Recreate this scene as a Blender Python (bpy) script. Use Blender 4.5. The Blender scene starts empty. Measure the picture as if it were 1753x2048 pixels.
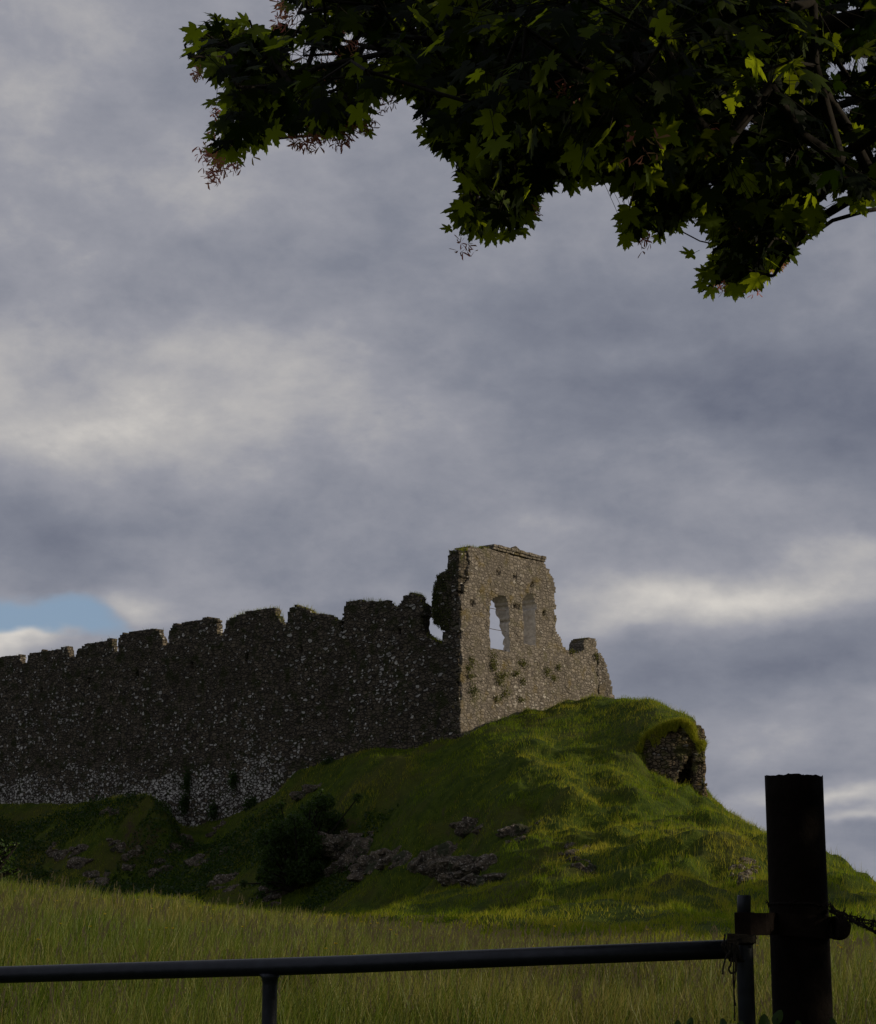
import bpy, math, random
import numpy as np
from mathutils import Vector
R = math.radians
C = bpy.context.scene
rng = np.random.default_rng(7)
random.seed(7)

# ------------------------------------------------------------------ camera
F = 3600.0; YS = 3600 / 2850; PW, PH = 1753.0, 2048.0; CX, CY = 876.5, 1024.0
EYE = 1.35; TH = R(12.2)
cam = bpy.data.cameras.new('camera'); camo = bpy.data.objects.new('camera', cam)
C.collection.objects.link(camo); C.camera = camo
camo.location = (0, 0, EYE); camo.rotation_euler = (R(90) + TH, 0, 0)
cam.sensor_fit = 'VERTICAL'; cam.sensor_height = 24.0; cam.lens = 24.0 * F / PH
cam.clip_start = 0.05; cam.clip_end = 6000
cT, sT = math.cos(TH), math.sin(TH)
def ray(px, py):
    a = (np.asarray(px, float) - CX) / F; b = (np.asarray(py, float) - CY) / F
    return a, cT + b * sT, sT - b * cT          # x, y, z direction
def P(px, py, Y):
    a, y, z = ray(px, py); k = Y / y
    return np.array([a * k, Y, EYE + z * k]) if np.ndim(k) == 0 else np.stack([a * k, np.broadcast_to(Y, k.shape), EYE + z * k], -1)

def PS(px, py, Y): return P(px, py, Y * YS)

# ------------------------------------------------------------------ light
SUN_AZ, SUN_EL = R(97), R(15.5)       # azimuth clockwise from +Y
sd = Vector((math.sin(SUN_AZ) * math.cos(SUN_EL), math.cos(SUN_AZ) * math.cos(SUN_EL), math.sin(SUN_EL)))
sun = bpy.data.lights.new('sun', 'SUN'); sun.energy = 5.0; sun.angle = R(0.8); sun.color = (1.0, 0.86, 0.66)
suno = bpy.data.objects.new('sun', sun); C.collection.objects.link(suno)
suno.rotation_euler = sd.to_track_quat('Z', 'Y').to_euler()
C.view_settings.view_transform = 'Standard'; C.view_settings.look = 'None'
C.view_settings.exposure = -0.6; C.view_settings.gamma = 1.0
C.cycles.max_bounces = 5; C.cycles.transparent_max_bounces = 8

# ------------------------------------------------------------------ node helpers
class NT:
    def __init__(s, tree): s.t = tree; s.n = tree.nodes; s.l = tree.links
    def new(s, typ, ins=None, **kw):
        n = s.n.new(typ)
        for k, v in kw.items(): setattr(n, k, v)
        for k, v in (ins or {}).items(): s.put(n.inputs[k], v)
        return n
    def put(s, sock, v):
        if isinstance(v, bpy.types.NodeSocket): s.l.new(v, sock)
        elif v is not None:
            if hasattr(sock, 'default_value') and sock.type == 'RGBA' and len(v) == 3: v = (*v, 1)
            sock.default_value = v
    def m(s, op, a, b=None, c=None, clamp=False):
        n = s.n.new('ShaderNodeMath'); n.operation = op; n.use_clamp = clamp
        for i, v in enumerate((a, b, c)):
            if v is not None: s.put(n.inputs[i], v)
        return n.outputs[0]
    def vm(s, op, a, b=None):
        n = s.n.new('ShaderNodeVectorMath'); n.operation = op
        s.put(n.inputs[0], a)
        if b is not None: s.put(n.inputs[1], b)
        return n.outputs[0]
    def noise(s, vec, scale, detail=4, rough=0.55, color=False, dist=0.0):
        n = s.new('ShaderNodeTexNoise', {'Vector': vec, 'Scale': scale, 'Detail': detail, 'Roughness': rough, 'Distortion': dist})
        return n.outputs['Color' if color else 'Fac']
    def mix(s, f, a, b, blend='MIX'):
        n = s.n.new('ShaderNodeMix'); n.data_type = 'RGBA'; n.blend_type = blend
        s.put(n.inputs[0], f); s.put(n.inputs[6], a); s.put(n.inputs[7], b)
        return n.outputs[2]
    def ramp(s, f, lo, hi, a=0.0, b=1.0, smooth=True):
        n = s.n.new('ShaderNodeMapRange'); n.interpolation_type = 'SMOOTHSTEP' if smooth else 'LINEAR'
        s.put(n.inputs[0], f)
        for i, v in zip((1, 2, 3, 4), (lo, hi, a, b)): s.put(n.inputs[i], v)
        return n.outputs[0]
    def cramp(s, f, stops):
        n = s.n.new('ShaderNodeValToRGB'); s.put(n.inputs[0], f); e = n.color_ramp.elements
        while len(e) < len(stops): e.new(0.5)
        for el, (p, c) in zip(e, stops): el.position = p; el.color = (*c, 1)
        return n.outputs[0]

# ------------------------------------------------------------------ world: cloudy evening sky over a Nishita sky
w = bpy.data.worlds.new('World'); C.world = w; w.use_nodes = True
T = NT(w.node_tree); T.n.clear()
out = T.new('ShaderNodeOutputWorld'); bg = T.new('ShaderNodeBackground'); T.l.new(bg.outputs[0], out.inputs[0])
sky = T.new('ShaderNodeTexSky'); sky.sky_type = 'NISHITA'; sky.sun_disc = False
sky.sun_elevation = SUN_EL; sky.sun_rotation = SUN_AZ
tc = T.new('ShaderNodeTexCoord').outputs['Generated']
sep = T.new('ShaderNodeSeparateXYZ', {0: tc})
X, Y_, Z = sep.outputs
az = T.m('ARCTAN2', X, Y_); el = T.m('ARCSINE', Z)
# cloud layer projected on a plane overhead so bands flatten towards the horizon
zz = T.m('ADD', T.m('MAXIMUM', Z, 0.0), 0.16)
pl = T.new('ShaderNodeCombineXYZ', {0: T.m('DIVIDE', X, zz), 1: T.m('DIVIDE', Y_, zz), 2: 0.0}).outputs[0]
ae = T.new('ShaderNodeCombineXYZ', {0: az, 1: T.m('MULTIPLY', el, 1.6), 2: 0.0}).outputs[0]
wc = T.noise(ae, 5.0, 5, 0.55, color=True)
wsep = T.new('ShaderNodeSeparateXYZ', {0: wc})
azw = T.m('ADD', az, T.m('MULTIPLY', T.m('SUBTRACT', wsep.outputs[0], 0.5), 0.17))
elw = T.m('ADD', el, T.m('MULTIPLY', T.m('SUBTRACT', wsep.outputs[1], 0.5), 0.08))
def blob(px, py, sx, sy, amp):
    x, y, z = ray(px, py); L = math.sqrt(x * x + y * y + z * z)
    a0, e0 = math.atan2(x, y), math.asin(z / L)
    u = T.m('DIVIDE', T.m('SUBTRACT', azw, a0), sx / F); v = T.m('DIVIDE', T.m('SUBTRACT', elw, e0), sy / F)
    q = T.m('ADD', T.m('MULTIPLY', u, u), T.m('MULTIPLY', v, v))
    return T.m('MULTIPLY', T.m('EXPONENT', T.m('MULTIPLY', q, -1.0)), amp * 1.2)
blobs = [(80, 250, 420, 420, .10), (150, 740, 420, 110, .17), (520, 720, 300, 90, .10), (420, 880, 420, 70, .10), (60, 850, 260, 50, .08),
         (1420, 760, 380, 190, -.17), (1700, 800, 200, 220, -.06), (1050, 640, 330, 110, -.10), (560, 470, 300, 90, -.08), (60, 600, 200, 50, -.05),
         (60, 1080, 190, 90, -.14), (560, 1090, 380, 60, -.03), (1250, 690, 160, 26, .12), (1560, 850, 190, 25, .05), (1460, 1190, 300, 60, .33), (1240, 1255, 160, 30, .10),
         (1160, 1040, 120, 26, .10), (1720, 1110, 160, 26, .12), (1650, 1340, 260, 50, -.17), (1560, 1290, 120, 20, -.08), (1640, 1570, 220, 22, .30), (1700, 1612, 110, 12, .26), (1560, 1470, 200, 34, .08), (1730, 1670, 120, 26, -.06),
         (230, 1235, 120, 30, .26), (20, 1285, 100, 32, .34), (560, 1190, 260, 30, .06), (1250, 1000, 300, 60, -.05)]
b = 0.40
for a in blobs: b = T.m('ADD', b, blob(*a))
n1 = T.noise(pl, 1.1, 9, 0.60, dist=0.1); n2 = T.noise(ae, 9.0, 10, 0.60, dist=0.15); n3 = T.noise(ae, 3.2, 4, 0.5)
b = T.m('ADD', b, T.m('MULTIPLY', T.m('SUBTRACT', n1, 0.5), 0.42))
b = T.m('ADD', b, T.m('MULTIPLY', T.m('SUBTRACT', n2, 0.5), 0.46))
b = T.m('ADD', b, T.m('MULTIPLY', T.m('SUBTRACT', n3, 0.5), 0.22))
b = T.m('ADD', b, T.m('MULTIPLY', T.m('SUBTRACT', T.noise(T.vm('ADD', ae, (1.7, 5.2, 3.1)), 19.0, 9, 0.62), 0.5), 0.22))
n4 = T.m('ABSOLUTE', T.m('SUBTRACT', T.noise(T.vm('ADD', ae, (4.1, 2.2, 0.7)), 7.0, 9, 0.58, dist=0.15), 0.5))
b = T.m('ADD', b, T.m('MULTIPLY', T.m('SUBTRACT', n4, 0.09), -0.7))
cl = T.cramp(b, [(0.08, (.135, .150, .205)), (0.32, (.21, .225, .28)), (0.5, (.295, .303, .352)), (0.68, (.44, .432, .442)), (0.95, (.76, .72, .665))])
gap = T.m('ADD', blob(115, 1266, 150, 38, 1.3), blob(-150, 1256, 220, 34, 1.0))
gap = T.m('SUBTRACT', gap, T.m('ADD', blob(20, 1322, 90, 34, 1.1), blob(265, 1250, 60, 36, .7)))
g0 = gap
gap = T.m('ADD', gap, T.m('ADD', T.m('MULTIPLY', T.m('SUBTRACT', n1, 0.5), 1.6), T.m('MULTIPLY', T.m('SUBTRACT', n2, 0.5), 2.6)))
gap = T.m('MULTIPLY', T.ramp(gap, 0.15, 1.35), T.ramp(g0, 0.05, 0.4))
blue = T.mix(0.75, T.vm('MULTIPLY', sky.outputs[0], (.09, .09, .09)), (.23, .325, .475))
# the dark overcast continues overhead and behind the camera
bg.inputs['Strength'].default_value = 0.10
col = T.mix(gap, cl, blue)
T.put(bg.inputs['Color'], T.vm('MULTIPLY', col, (15.6, 15.5, 15.2)))

# ------------------------------------------------------------------ numpy noise
def _h(ix, iy, iz, s):
    v = (ix.astype(np.int64) * 374761393 + iy.astype(np.int64) * 668265263 + iz.astype(np.int64) * 2147483647 + s * 974634777) & 0xFFFFFFFF
    v = ((v ^ (v >> 13)) * 1274126177) & 0xFFFFFFFF
    return ((v ^ (v >> 16)) & 0xFFFF) / 65535.0
def vnoise(x, y, z=None, s=0):
    x = np.asarray(x, float); y = np.asarray(y, float); z = np.zeros_like(x) if z is None else np.asarray(z, float)
    fx, fy, fz = np.floor(x), np.floor(y), np.floor(z)
    tx, ty, tz = x - fx, y - fy, z - fz
    tx, ty, tz = [t * t * (3 - 2 * t) for t in (tx, ty, tz)]
    r = 0
    for dx in (0, 1):
        for dy in (0, 1):
            for dz in (0, 1):
                r = r + _h(fx + dx, fy + dy, fz + dz, s) * (tx if dx else 1 - tx) * (ty if dy else 1 - ty) * (tz if dz else 1 - tz)
    return r * 2 - 1
def fbm(x, y, z=None, o=4, s=0, g=0.5):
    r = 0; a = 1
    for i in range(o):
        k = 2.03 ** i
        r = r + a * vnoise(np.asarray(x) * k, np.asarray(y) * k, None if z is None else np.asarray(z) * k, s + i * 13); a *= g
    return r
def sstep(a, b, x):
    t = np.clip((x - a) / (b - a), 0, 1); return t * t * (3 - 2 * t)

# ------------------------------------------------------------------ object helpers
def props(o, label=None, cat=None, group=None, kind=None):
    if label: o['label'] = label
    if cat: o['category'] = cat
    if group: o['group'] = group
    if kind: o['kind'] = kind
    return o
def mesh(name, V, Fc, mat=None, parent=None, smooth=False, attrs=None, loc=None):
    me = bpy.data.meshes.new(name)
    V = np.asarray(V, float)
    if loc is not None: V = V - np.asarray(loc, float)
    if isinstance(Fc, np.ndarray):
        n, k = Fc.shape
        me.vertices.add(len(V)); me.vertices.foreach_set('co', V.astype(np.float32).ravel())
        me.loops.add(n * k); me.loops.foreach_set('vertex_index', Fc.astype(np.int32).ravel())
        me.polygons.add(n); me.polygons.foreach_set('loop_start', (np.arange(n) * k).astype(np.int32))
        me.update(calc_edges=True)
    else:
        me.from_pydata([tuple(v) for v in V], [], [tuple(int(i) for i in f) for f in Fc])
    if smooth: me.polygons.foreach_set('use_smooth', np.ones(len(me.polygons), bool))
    for k, (typ, data) in (attrs or {}).items():
        at = me.attributes.new(k, typ, 'POINT')
        at.data.foreach_set('vector' if typ == 'FLOAT_VECTOR' else 'value', np.asarray(data, np.float32).ravel())
    me.validate(clean_customdata=False)
    if mat: me.materials.append(mat)
    o = bpy.data.objects.new(name, me); C.collection.objects.link(o)
    if loc is not None: o.location = loc
    if parent: o.parent = parent; o.location = Vector(loc if loc is not None else (0, 0, 0)) - parent.location
    return o
def thing(name, loc, label, cat, group=None):
    o = bpy.data.objects.new(name, None); C.collection.objects.link(o)
    o.location = loc; o.empty_display_size = 0.2
    return props(o, label, cat, group)
class MB:
    def __init__(s): s.v = []; s.f = []; s.n = 0
    def add(s, V, Fc):
        V = np.asarray(V, float).reshape(-1, 3); s.v.append(V)
        s.f += [tuple(int(i) + s.n for i in f) for f in Fc]; s.n += len(V)
    def tube(s, pts, rad, k=10, cap=True, wob=0.0):
        pts = np.asarray(pts, float); n = len(pts); rad = np.broadcast_to(rad, (n,))
        t = np.gradient(pts, axis=0); t /= np.linalg.norm(t, axis=1)[:, None] + 1e-9
        up = np.array([0, 0, 1.0]) if abs(t[0][2]) < 0.9 else np.array([0, 1.0, 0])
        V = []
        a = np.cross(t[0], up); a /= np.linalg.norm(a)
        for i in range(n):
            a = a - t[i] * a.dot(t[i]); a /= np.linalg.norm(a) + 1e-9; b2 = np.cross(t[i], a)
            for j in range(k):
                q = 2 * math.pi * j / k; r = rad[i] * (1 + wob * (random.random() - .5))
                V.append(pts[i] + (a * math.cos(q) + b2 * math.sin(q)) * r)
        Fc = [(i * k + j, i * k + (j + 1) % k, (i + 1) * k + (j + 1) % k, (i + 1) * k + j) for i in range(n - 1) for j in range(k)]
        if cap: Fc += [tuple(range(k))[::-1], tuple((n - 1) * k + j for j in range(k))]
        s.add(V, Fc)
    def box(s, c, e, rot=0.0):
        c = np.asarray(c, float); e = np.asarray(e, float) / 2
        q = np.array([[x, y, z] for x in (-1, 1) for y in (-1, 1) for z in (-1, 1)]) * e
        cr, sr = math.cos(rot), math.sin(rot)
        q = np.stack([q[:, 0] * cr - q[:, 1] * sr, q[:, 0] * sr + q[:, 1] * cr, q[:, 2]], 1) + c
        s.add(q, [(0, 1, 3, 2), (4, 6, 7, 5), (0, 4, 5, 1), (2, 3, 7, 6), (0, 2, 6, 4), (1, 5, 7, 3)])
    def build(s, name, mat, parent=None, smooth=False, loc=None):
        return mesh(name, np.concatenate(s.v), s.f, mat, parent, smooth, loc=loc)

# ------------------------------------------------------------------ materials
def material(name):
    m = bpy.data.materials.new(name); m.use_nodes = True; t = NT(m.node_tree)
    return m, t, t.n['Principled BSDF'], t.n['Material Output']
def simple(name, col, rough=0.8, metal=0.0, var=0.3, scale=20, bump=0.2, col2=None):
    m, t, p, o = material(name); co = t.new('ShaderNodeTexCoord').outputs['Object']
    n = t.noise(co, scale, 6, 0.6); n2_ = t.noise(co, scale * 0.17, 3, 0.5)
    c2 = col2 or tuple(c * (1 - var) for c in col)
    t.put(p.inputs['Base Color'], t.mix(t.ramp(t.m('ADD', t.m('MULTIPLY', n, .6), t.m('MULTIPLY', n2_, .4)), .35, .65), c2, col))
    p.inputs['Roughness'].default_value = rough; p.inputs['Metallic'].default_value = metal; p.inputs['Specular IOR Level'].default_value = .5 if metal > .2 else .12
    bn = t.new('ShaderNodeBump', {'Height': n, 'Strength': bump, 'Distance': 0.01}); t.put(p.inputs['Normal'], bn.outputs[0])
    return m
def leafy(name, col, col2, trans, tfac=0.4, rough=0.5, attr=None, spec=0.3):
    """thin leaf / grass blade: diffuse-gloss front with light coming through"""
    m, t, p, o = material(name)
    if attr: f = t.new('ShaderNodeAttribute', attribute_name=attr).outputs['Fac']
    else: f = t.noise(t.new('ShaderNodeTexCoord').outputs['Object'], 3.0, 3)
    t.put(p.inputs['Base Color'], t.mix(f, col, col2)); p.inputs['Roughness'].default_value = rough
    p.inputs['Specular IOR Level'].default_value = spec
    tr = t.new('ShaderNodeBsdfTranslucent'); t.put(tr.inputs['Color'], t.mix(f, trans, tuple(c * .8 for c in trans)) if not isinstance(trans, list) else t.mix(f, trans[0], trans[1]))
    mx = t.new('ShaderNodeMixShader', {0: tfac, 1: p.outputs[0], 2: tr.outputs[0]}); t.l.new(mx.outputs[0], o.inputs[0])
    return m

def stone(name, dark, light, mortar, white, moss, sx=.34, sz=.19, mossy=.35, yellow=None, spot=True):
    m, t, p, o = material(name)
    uv = t.new('ShaderNodeAttribute', attribute_name='suv').outputs['Vector']
    li = t.new('ShaderNodeAttribute', attribute_name='lichen').outputs['Fac']
    wv = t.vm('MULTIPLY', t.vm('SUBTRACT', t.noise(uv, 1.7, 3, .6, color=True), (.5, .5, .5)), (.26, .26, .12))
    uvw = t.vm('ADD', uv, wv)
    sc = t.vm('MULTIPLY', uvw, (1 / sx, 1 / .30, 1 / sz))
    v = t.new('ShaderNodeTexVoronoi', {'Vector': sc, 'Scale': 1.0, 'Randomness': .78})
    ve = t.new('ShaderNodeTexVoronoi', {'Vector': sc, 'Scale': 1.0, 'Randomness': .78}, feature='DISTANCE_TO_EDGE')
    rs = t.new('ShaderNodeSeparateColor', {0: v.outputs['Color']})
    fine = t.noise(uv, 22, 5, .65); big = t.noise(uv, .45, 4, .6); mid = t.noise(uv, 3.1, 5, .65)
    c = t.mix(t.m('ADD', t.m('MULTIPLY', rs.outputs[0], .65), t.m('MULTIPLY', fine, .35)), dark, light)
    c = t.mix(t.ramp(mid, .35, .65, .0, .45), c, tuple(a * .55 for a in dark))
    c = t.mix(t.ramp(big, .4, .65, 0, .5), c, tuple(.6 * a + .4 * b_ for a, b_ in zip(dark, light)))
    mort = t.ramp(ve.outputs['Distance'], .03, .15)
    c = t.mix(mort, mortar, c)
    # moss in broad ragged patches
    mo = t.ramp(t.m('ADD', t.noise(uv, .9, 6, .7), t.m('MULTIPLY', fine, .12)), .60 - .10 * mossy, .72 - .10 * mossy, 0, min(.9, mossy * 2))
    c = t.mix(mo, c, moss)
    if yellow:
        ye = t.ramp(t.m('ADD', t.noise(t.vm('ADD', uv, (9., 3., 4.)), .7, 6, .65), t.m('MULTIPLY', fine, .15)), .60, .75, 0, .7)
        c = t.mix(ye, c, yellow)
    if spot:
        # white stones, more of them where the lichen attribute is high
        ws = t.ramp(t.m('ADD', t.m('SUBTRACT', rs.outputs[1], t.m('SUBTRACT', 1.0, li)), t.m('MULTIPLY', t.m('SUBTRACT', mid, .5), .5)), -.02, .04)
        ws = t.m('MULTIPLY', ws, t.ramp(ve.outputs['Distance'], .06, .20)); ws = t.m('MULTIPLY', ws, t.ramp(fine, .30, .50, .45, 1))
        tone = t.mix(t.m('ADD', t.m('MULTIPLY', rs.outputs[2], .7), t.m('MULTIPLY', mid, .3)), tuple(a * .34 for a in white), white)
        c = t.mix(ws, c, tone)
        # round lichen spots of two sizes
        for k, (s_, rad, dens, seed) in enumerate(((2.2, .34, .30, 3.3), (4.2, .36, .30, 7.7))):
            q = t.new('ShaderNodeTexVoronoi', {'Vector': t.vm('MULTIPLY', t.vm('ADD', t.vm('ADD', uv, (seed, 0, seed)), t.vm('MULTIPLY', t.vm('SUBTRACT', t.noise(uv, 9, 3, .6, color=True), (.5, .5, .5)), (.12, .12, .12))), (1, .6, 1)), 'Scale': s_, 'Randomness': 1.0})
            qs = t.new('ShaderNodeSeparateColor', {0: q.outputs['Color']})
            rr = t.m('MULTIPLY', rad, t.m('ADD', .35, t.m('MULTIPLY', qs.outputs[2], .65)))
            on = t.ramp(t.m('SUBTRACT', rr, q.outputs['Distance']), 0, .05)
            dn = t.m('MULTIPLY', t.m('ADD', .05, t.m('MULTIPLY', li, 1.2)), t.ramp(t.noise(t.vm('ADD', uv, (seed, 1., 2.)), .35, 3, .6), .35, .62, .35, 1.5))
            on = t.m('MULTIPLY', on, t.ramp(t.m('SUBTRACT', t.m('MULTIPLY', dn, dens * 2.2), qs.outputs[0]), 0, .05))
            c = t.mix(t.m('MULTIPLY', on, t.ramp(fine, .28, .48, .5, .95)), c, white)
    stk = t.ramp(t.noise(t.vm('MULTIPLY', uv, (1.3, 1.3, .16)), 1.0, 5, .6), .46, .68, 0, .55)
    c = t.mix(stk, c, t.mix(.5, dark, mortar))
    t.put(p.inputs['Base Color'], c); p.inputs['Roughness'].default_value = .92; p.inputs['Specular IOR Level'].default_value = .2
    hgt = t.m('ADD', t.m('MULTIPLY', t.ramp(ve.outputs['Distance'], 0, .22), t.m('ADD', .5, rs.outputs[1])), t.m('MULTIPLY', mid, .9))
    hgt = t.m('ADD', hgt, t.m('MULTIPLY', fine, .35))
    bn = t.new('ShaderNodeBump', {'Height': hgt, 'Strength': .8, 'Distance': .06}); t.put(p.inputs['Normal'], bn.outputs[0])
    return m
M = {}
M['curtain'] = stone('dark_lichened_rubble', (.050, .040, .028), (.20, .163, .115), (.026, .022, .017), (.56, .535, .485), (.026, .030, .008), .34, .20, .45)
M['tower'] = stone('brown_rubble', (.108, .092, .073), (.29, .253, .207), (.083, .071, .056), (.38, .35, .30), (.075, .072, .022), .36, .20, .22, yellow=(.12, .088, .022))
M['stump'] = stone('earthy_rubble', (.07, .053, .034), (.23, .175, .115), (.018, .013, .008), (.3, .28, .24), (.06, .06, .015), .30, .17, .5, yellow=(.12, .085, .025))
M['plaster'] = simple('old_lime_plaster', (.62, .585, .53), .95, 0, .3, 5, .35, (.34, .31, .27))
M['iron'] = simple('rusty_iron', (.09, .07, .06), .8, .3, .4, 40)
M['steel'] = simple('weathered_galvanised_steel', (.030, .033, .041), .42, .55, .35, 28, .15)
M['post'] = simple('dark_weathered_post', (.009, .006, .004), .97, 0, .5, 30, .6)
M['band'] = simple('rusted_hinge_band', (.016, .010, .007), .9, .0, .4, 45, .5)
M['wire'] = simple('rusty_wire', (.018, .014, .012), .85, .1, .3, 60)
M['twine'] = simple('grimy_twine', (.035, .030, .024), .95, 0, .3, 80)
M['bark'] = simple('sycamore_bark', (.024, .020, .015), .95, 0, .5, 18, .7)

# rock with pale lichen
m, t, p, o = material('limestone_outcrop'); co = t.new('ShaderNodeTexCoord').outputs['Object']
nn = t.noise(co, 2.2, 7, .7, dist=.5); n5 = t.noise(co, 9, 5, .7)
c = t.mix(t.ramp(nn, .35, .62), (.024, .018, .011), (.125, .096, .062)); c = t.mix(t.ramp(n5, .55, .64, 0, .85), c, (.42, .375, .305))
c = t.mix(t.ramp(t.noise(co, 1.1, 5, .7), .52, .62, 0, .9), c, (.022, .03, .008))
t.put(p.inputs['Base Color'], c); p.inputs['Roughness'].default_value = .95
t.put(p.inputs['Normal'], t.new('ShaderNodeBump', {'Height': t.m('ADD', nn, t.m('MULTIPLY', n5, .5)), 'Strength': .9, 'Distance': .2}).outputs[0]); M['rock'] = m

# ground
m, t, p, o = material('turf'); co = t.new('ShaderNodeTexCoord').outputs['Object']
a_ = t.noise(co, .22, 6, .6); b_ = t.noise(co, 1.6, 6, .7); d_ = t.noise(co, 11, 4, .7)
steep = t.m('SUBTRACT', 1.0, t.new('ShaderNodeSeparateXYZ', {0: t.new('ShaderNodeNewGeometry').outputs['Normal']}).outputs[2])
c = t.mix(t.ramp(b_, .35, .65), (.028, .046, .004), (.062, .085, .007)); c = t.mix(t.ramp(a_, .45, .65, 0, .6), c, (.07, .062, .016))
c = t.mix(t.ramp(t.m('ADD', steep, t.m('MULTIPLY', t.m('SUBTRACT', b_, .5), .9)), .50, .66), c, (.055, .040, .022))
t.put(p.inputs['Base Color'], c); p.inputs['Roughness'].default_value = .95; p.inputs['Specular IOR Level'].default_value = .1
t.put(p.inputs['Normal'], t.new('ShaderNodeBump', {'Height': t.m('ADD', b_, t.m('MULTIPLY', d_, .5)), 'Strength': 1.0, 'Distance': .15}).outputs[0]); M['turf'] = m
M['meadow'] = leafy('meadow_grass_blades', (.072, .110, .007), (.235, .195, .05), [(.145, .21, .010), (.31, .25, .06)], .38, .55, 'tone')
M['hillgrass'] = leafy('hill_grass_blades', (.105, .160, .004), (.36, .315, .032), [(.23, .32, .006), (.50, .44, .04)], .38, .6, 'tone', .1)
M['seed'] = leafy('ripe_grass_heads', (.15, .12, .055), (.25, .21, .11), (.20, .16, .07), .35, .8, 'tone')
M['petal'] = leafy('yellow_petals', (.55, .40, .01), (.6, .45, .02), (.6, .45, .02), .3, .5)
M['leaf'] = leafy('sycamore_leaves', (.004, .008, .0015), (.040, .062, .008), [(.012, .024, .001), (.52, .64, .018)], .44, .6, 'tone', .06)  # dark end stands in for crown shade, bright end for backlit leaves
M['samara'] = leafy('pink_green_seed_wings', (.40, .12, .09), (.30, .20, .07), [(.7, .22, .17), (.5, .36, .12)], .45, .6, 'tone')
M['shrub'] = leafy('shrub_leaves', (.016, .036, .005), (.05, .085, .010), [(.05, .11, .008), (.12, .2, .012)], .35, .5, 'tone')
M['ivy'] = leafy('wall_plant_leaves', (.035, .048, .008), (.11, .11, .016), [(.06, .09, .01), (.16, .16, .02)], .3, .7, 'tone')

# ------------------------------------------------------------------ plan geometry of the castle
CORNER = PS(921, 1470, 90.0)[:2]
D1 = np.array([-.773, .634]); D1 /= np.linalg.norm(D1); D2 = np.array([.634, .773]); D2 /= np.linalg.norm(D2)
N1 = np.array([D1[1], -D1[0]]); N1 = N1 if N1[1] > 0 else -N1          # inward
N2 = np.array([-D2[1], D2[0]])
def plane_hit(px, py, O, D):
    """pixel -> (u, z, Y) on the vertical plane through O along D"""
    a, y, z = ray(px, py); s_ = a / y       # x = s*Y
    u = (s_ * O[1] - O[0]) / (D[0] - s_ * D[1]); Yw = O[1] + u * D[1]
    return u, EYE + z * Yw / y, Yw
def wallY(px):
    return plane_hit(np.asarray(px, float), 1500.0, CORNER, D1)[2]

# ------------------------------------------------------------------ terrain
pts = []
def A(px, py, Y): q = PS(px, py, Y); pts.append((q[0], q[1], q[2]))
for q in [(0, 2048, 8.8), (876, 2048, 8.8), (1753, 2048, 8.8), (0, 1905, 14), (450, 1920, 14), (900, 1962, 12.5), (1400, 1990, 11.5), (1753, 2000, 11),
          (-300, 1760, 30), (0, 1788, 28), (250, 1818, 27), (450, 1842, 26), (700, 1886, 24), (1000, 1930, 21), (1400, 1950, 19), (1753, 1950, 19), (2100, 1960, 19),
          (700, 1872, 42), (1000, 1905, 32), (1400, 1932, 27), (1753, 1935, 26), (1400, 1900, 34), (1753, 1890, 33),
          (1200, 1820, 48), (1200, 1720, 60), (1200, 1620, 71), (1200, 1560, 76), (1150, 1490, 83),
          (1400, 1820, 45), (1400, 1720, 57), (1400, 1640, 70), (1300, 1580, 76), (1400, 1603, 80),
          (1550, 1840, 42), (1550, 1760, 53), (1540, 1690, 66), (1500, 1650, 73), (1540, 1672, 71), (1660, 1722, 61), (1753, 1782, 51), (1900, 1880, 44), (1700, 1850, 42),
          (1100, 1432, 91), (1200, 1440, 92), (1290, 1500, 88), (1420, 1610, 87), (1500, 1665, 88), (1700, 1800, 88), (1650, 1760, 75), (1300, 1470, 104), (1420, 1600, 110),
          ]: A(*q)
def B(px, py, off): A(px, py, (float(wallY(px)) + off) / YS)
for q in [(-150, 1775, -24), (0, 1776, -20), (0, 1758, -15), (0, 1705, -10), (0, 1640, -5), (120, 1790, -20), (110, 1740, -12), (110, 1680, -9), (150, 1622, -5), (280, 1740, -9), (270, 1670, -7.5), (330, 1625, -6), (300, 1604, -4.5), (220, 1606, -3.5), (300, 1795, -18),
          (372, 1700, -4.0), (400, 1740, -8), (450, 1690, -5), (450, 1740, -9), (450, 1790, -13), (450, 1822, -22), (0, 1808, -60), (300, 1822, -55), (450, 1838, -60), (600, 1590, -3.5), (600, 1660, -7.5), (600, 1730, -11), (600, 1790, -15), (600, 1835, -24), (620, 1862, -60),
          (700, 1550, -5), (700, 1610, -9), (700, 1640, -10), (700, 1740, -13), (700, 1790, -17), (700, 1840, -28), (850, 1530, -5), (850, 1590, -11), (850, 1650, -14), (850, 1750, -18), (850, 1800, -24), (850, 1862, -44), (850, 1885, -68)]: B(*q)
for q in [(1000, 1475, 110), (1000, 1535, 102), (1000, 1610, 95), (1000, 1690, 89), (1000, 1775, 82), (1000, 1845, 66)]: A(q[0], q[1], q[2] / YS)
for px, py in [(-150, 1608), (0, 1604), (100, 1607), (200, 1606), (270, 1600), (330, 1622), (372, 1668), (415, 1645), (450, 1638), (510, 1608), (558, 1588),
               (585, 1545), (640, 1530), (700, 1516), (800, 1500), (870, 1486), (921, 1472)]:
    A(px, py, (float(wallY(px)) - .25) / YS)
for q in [(1753, 1796, 60), (1753, 1800, 72), (1700, 1762, 62), (1640, 1722, 63), (1850, 1850, 58), (1850, 1830, 72), (1800, 1820, 85)]: A(*q)
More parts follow.
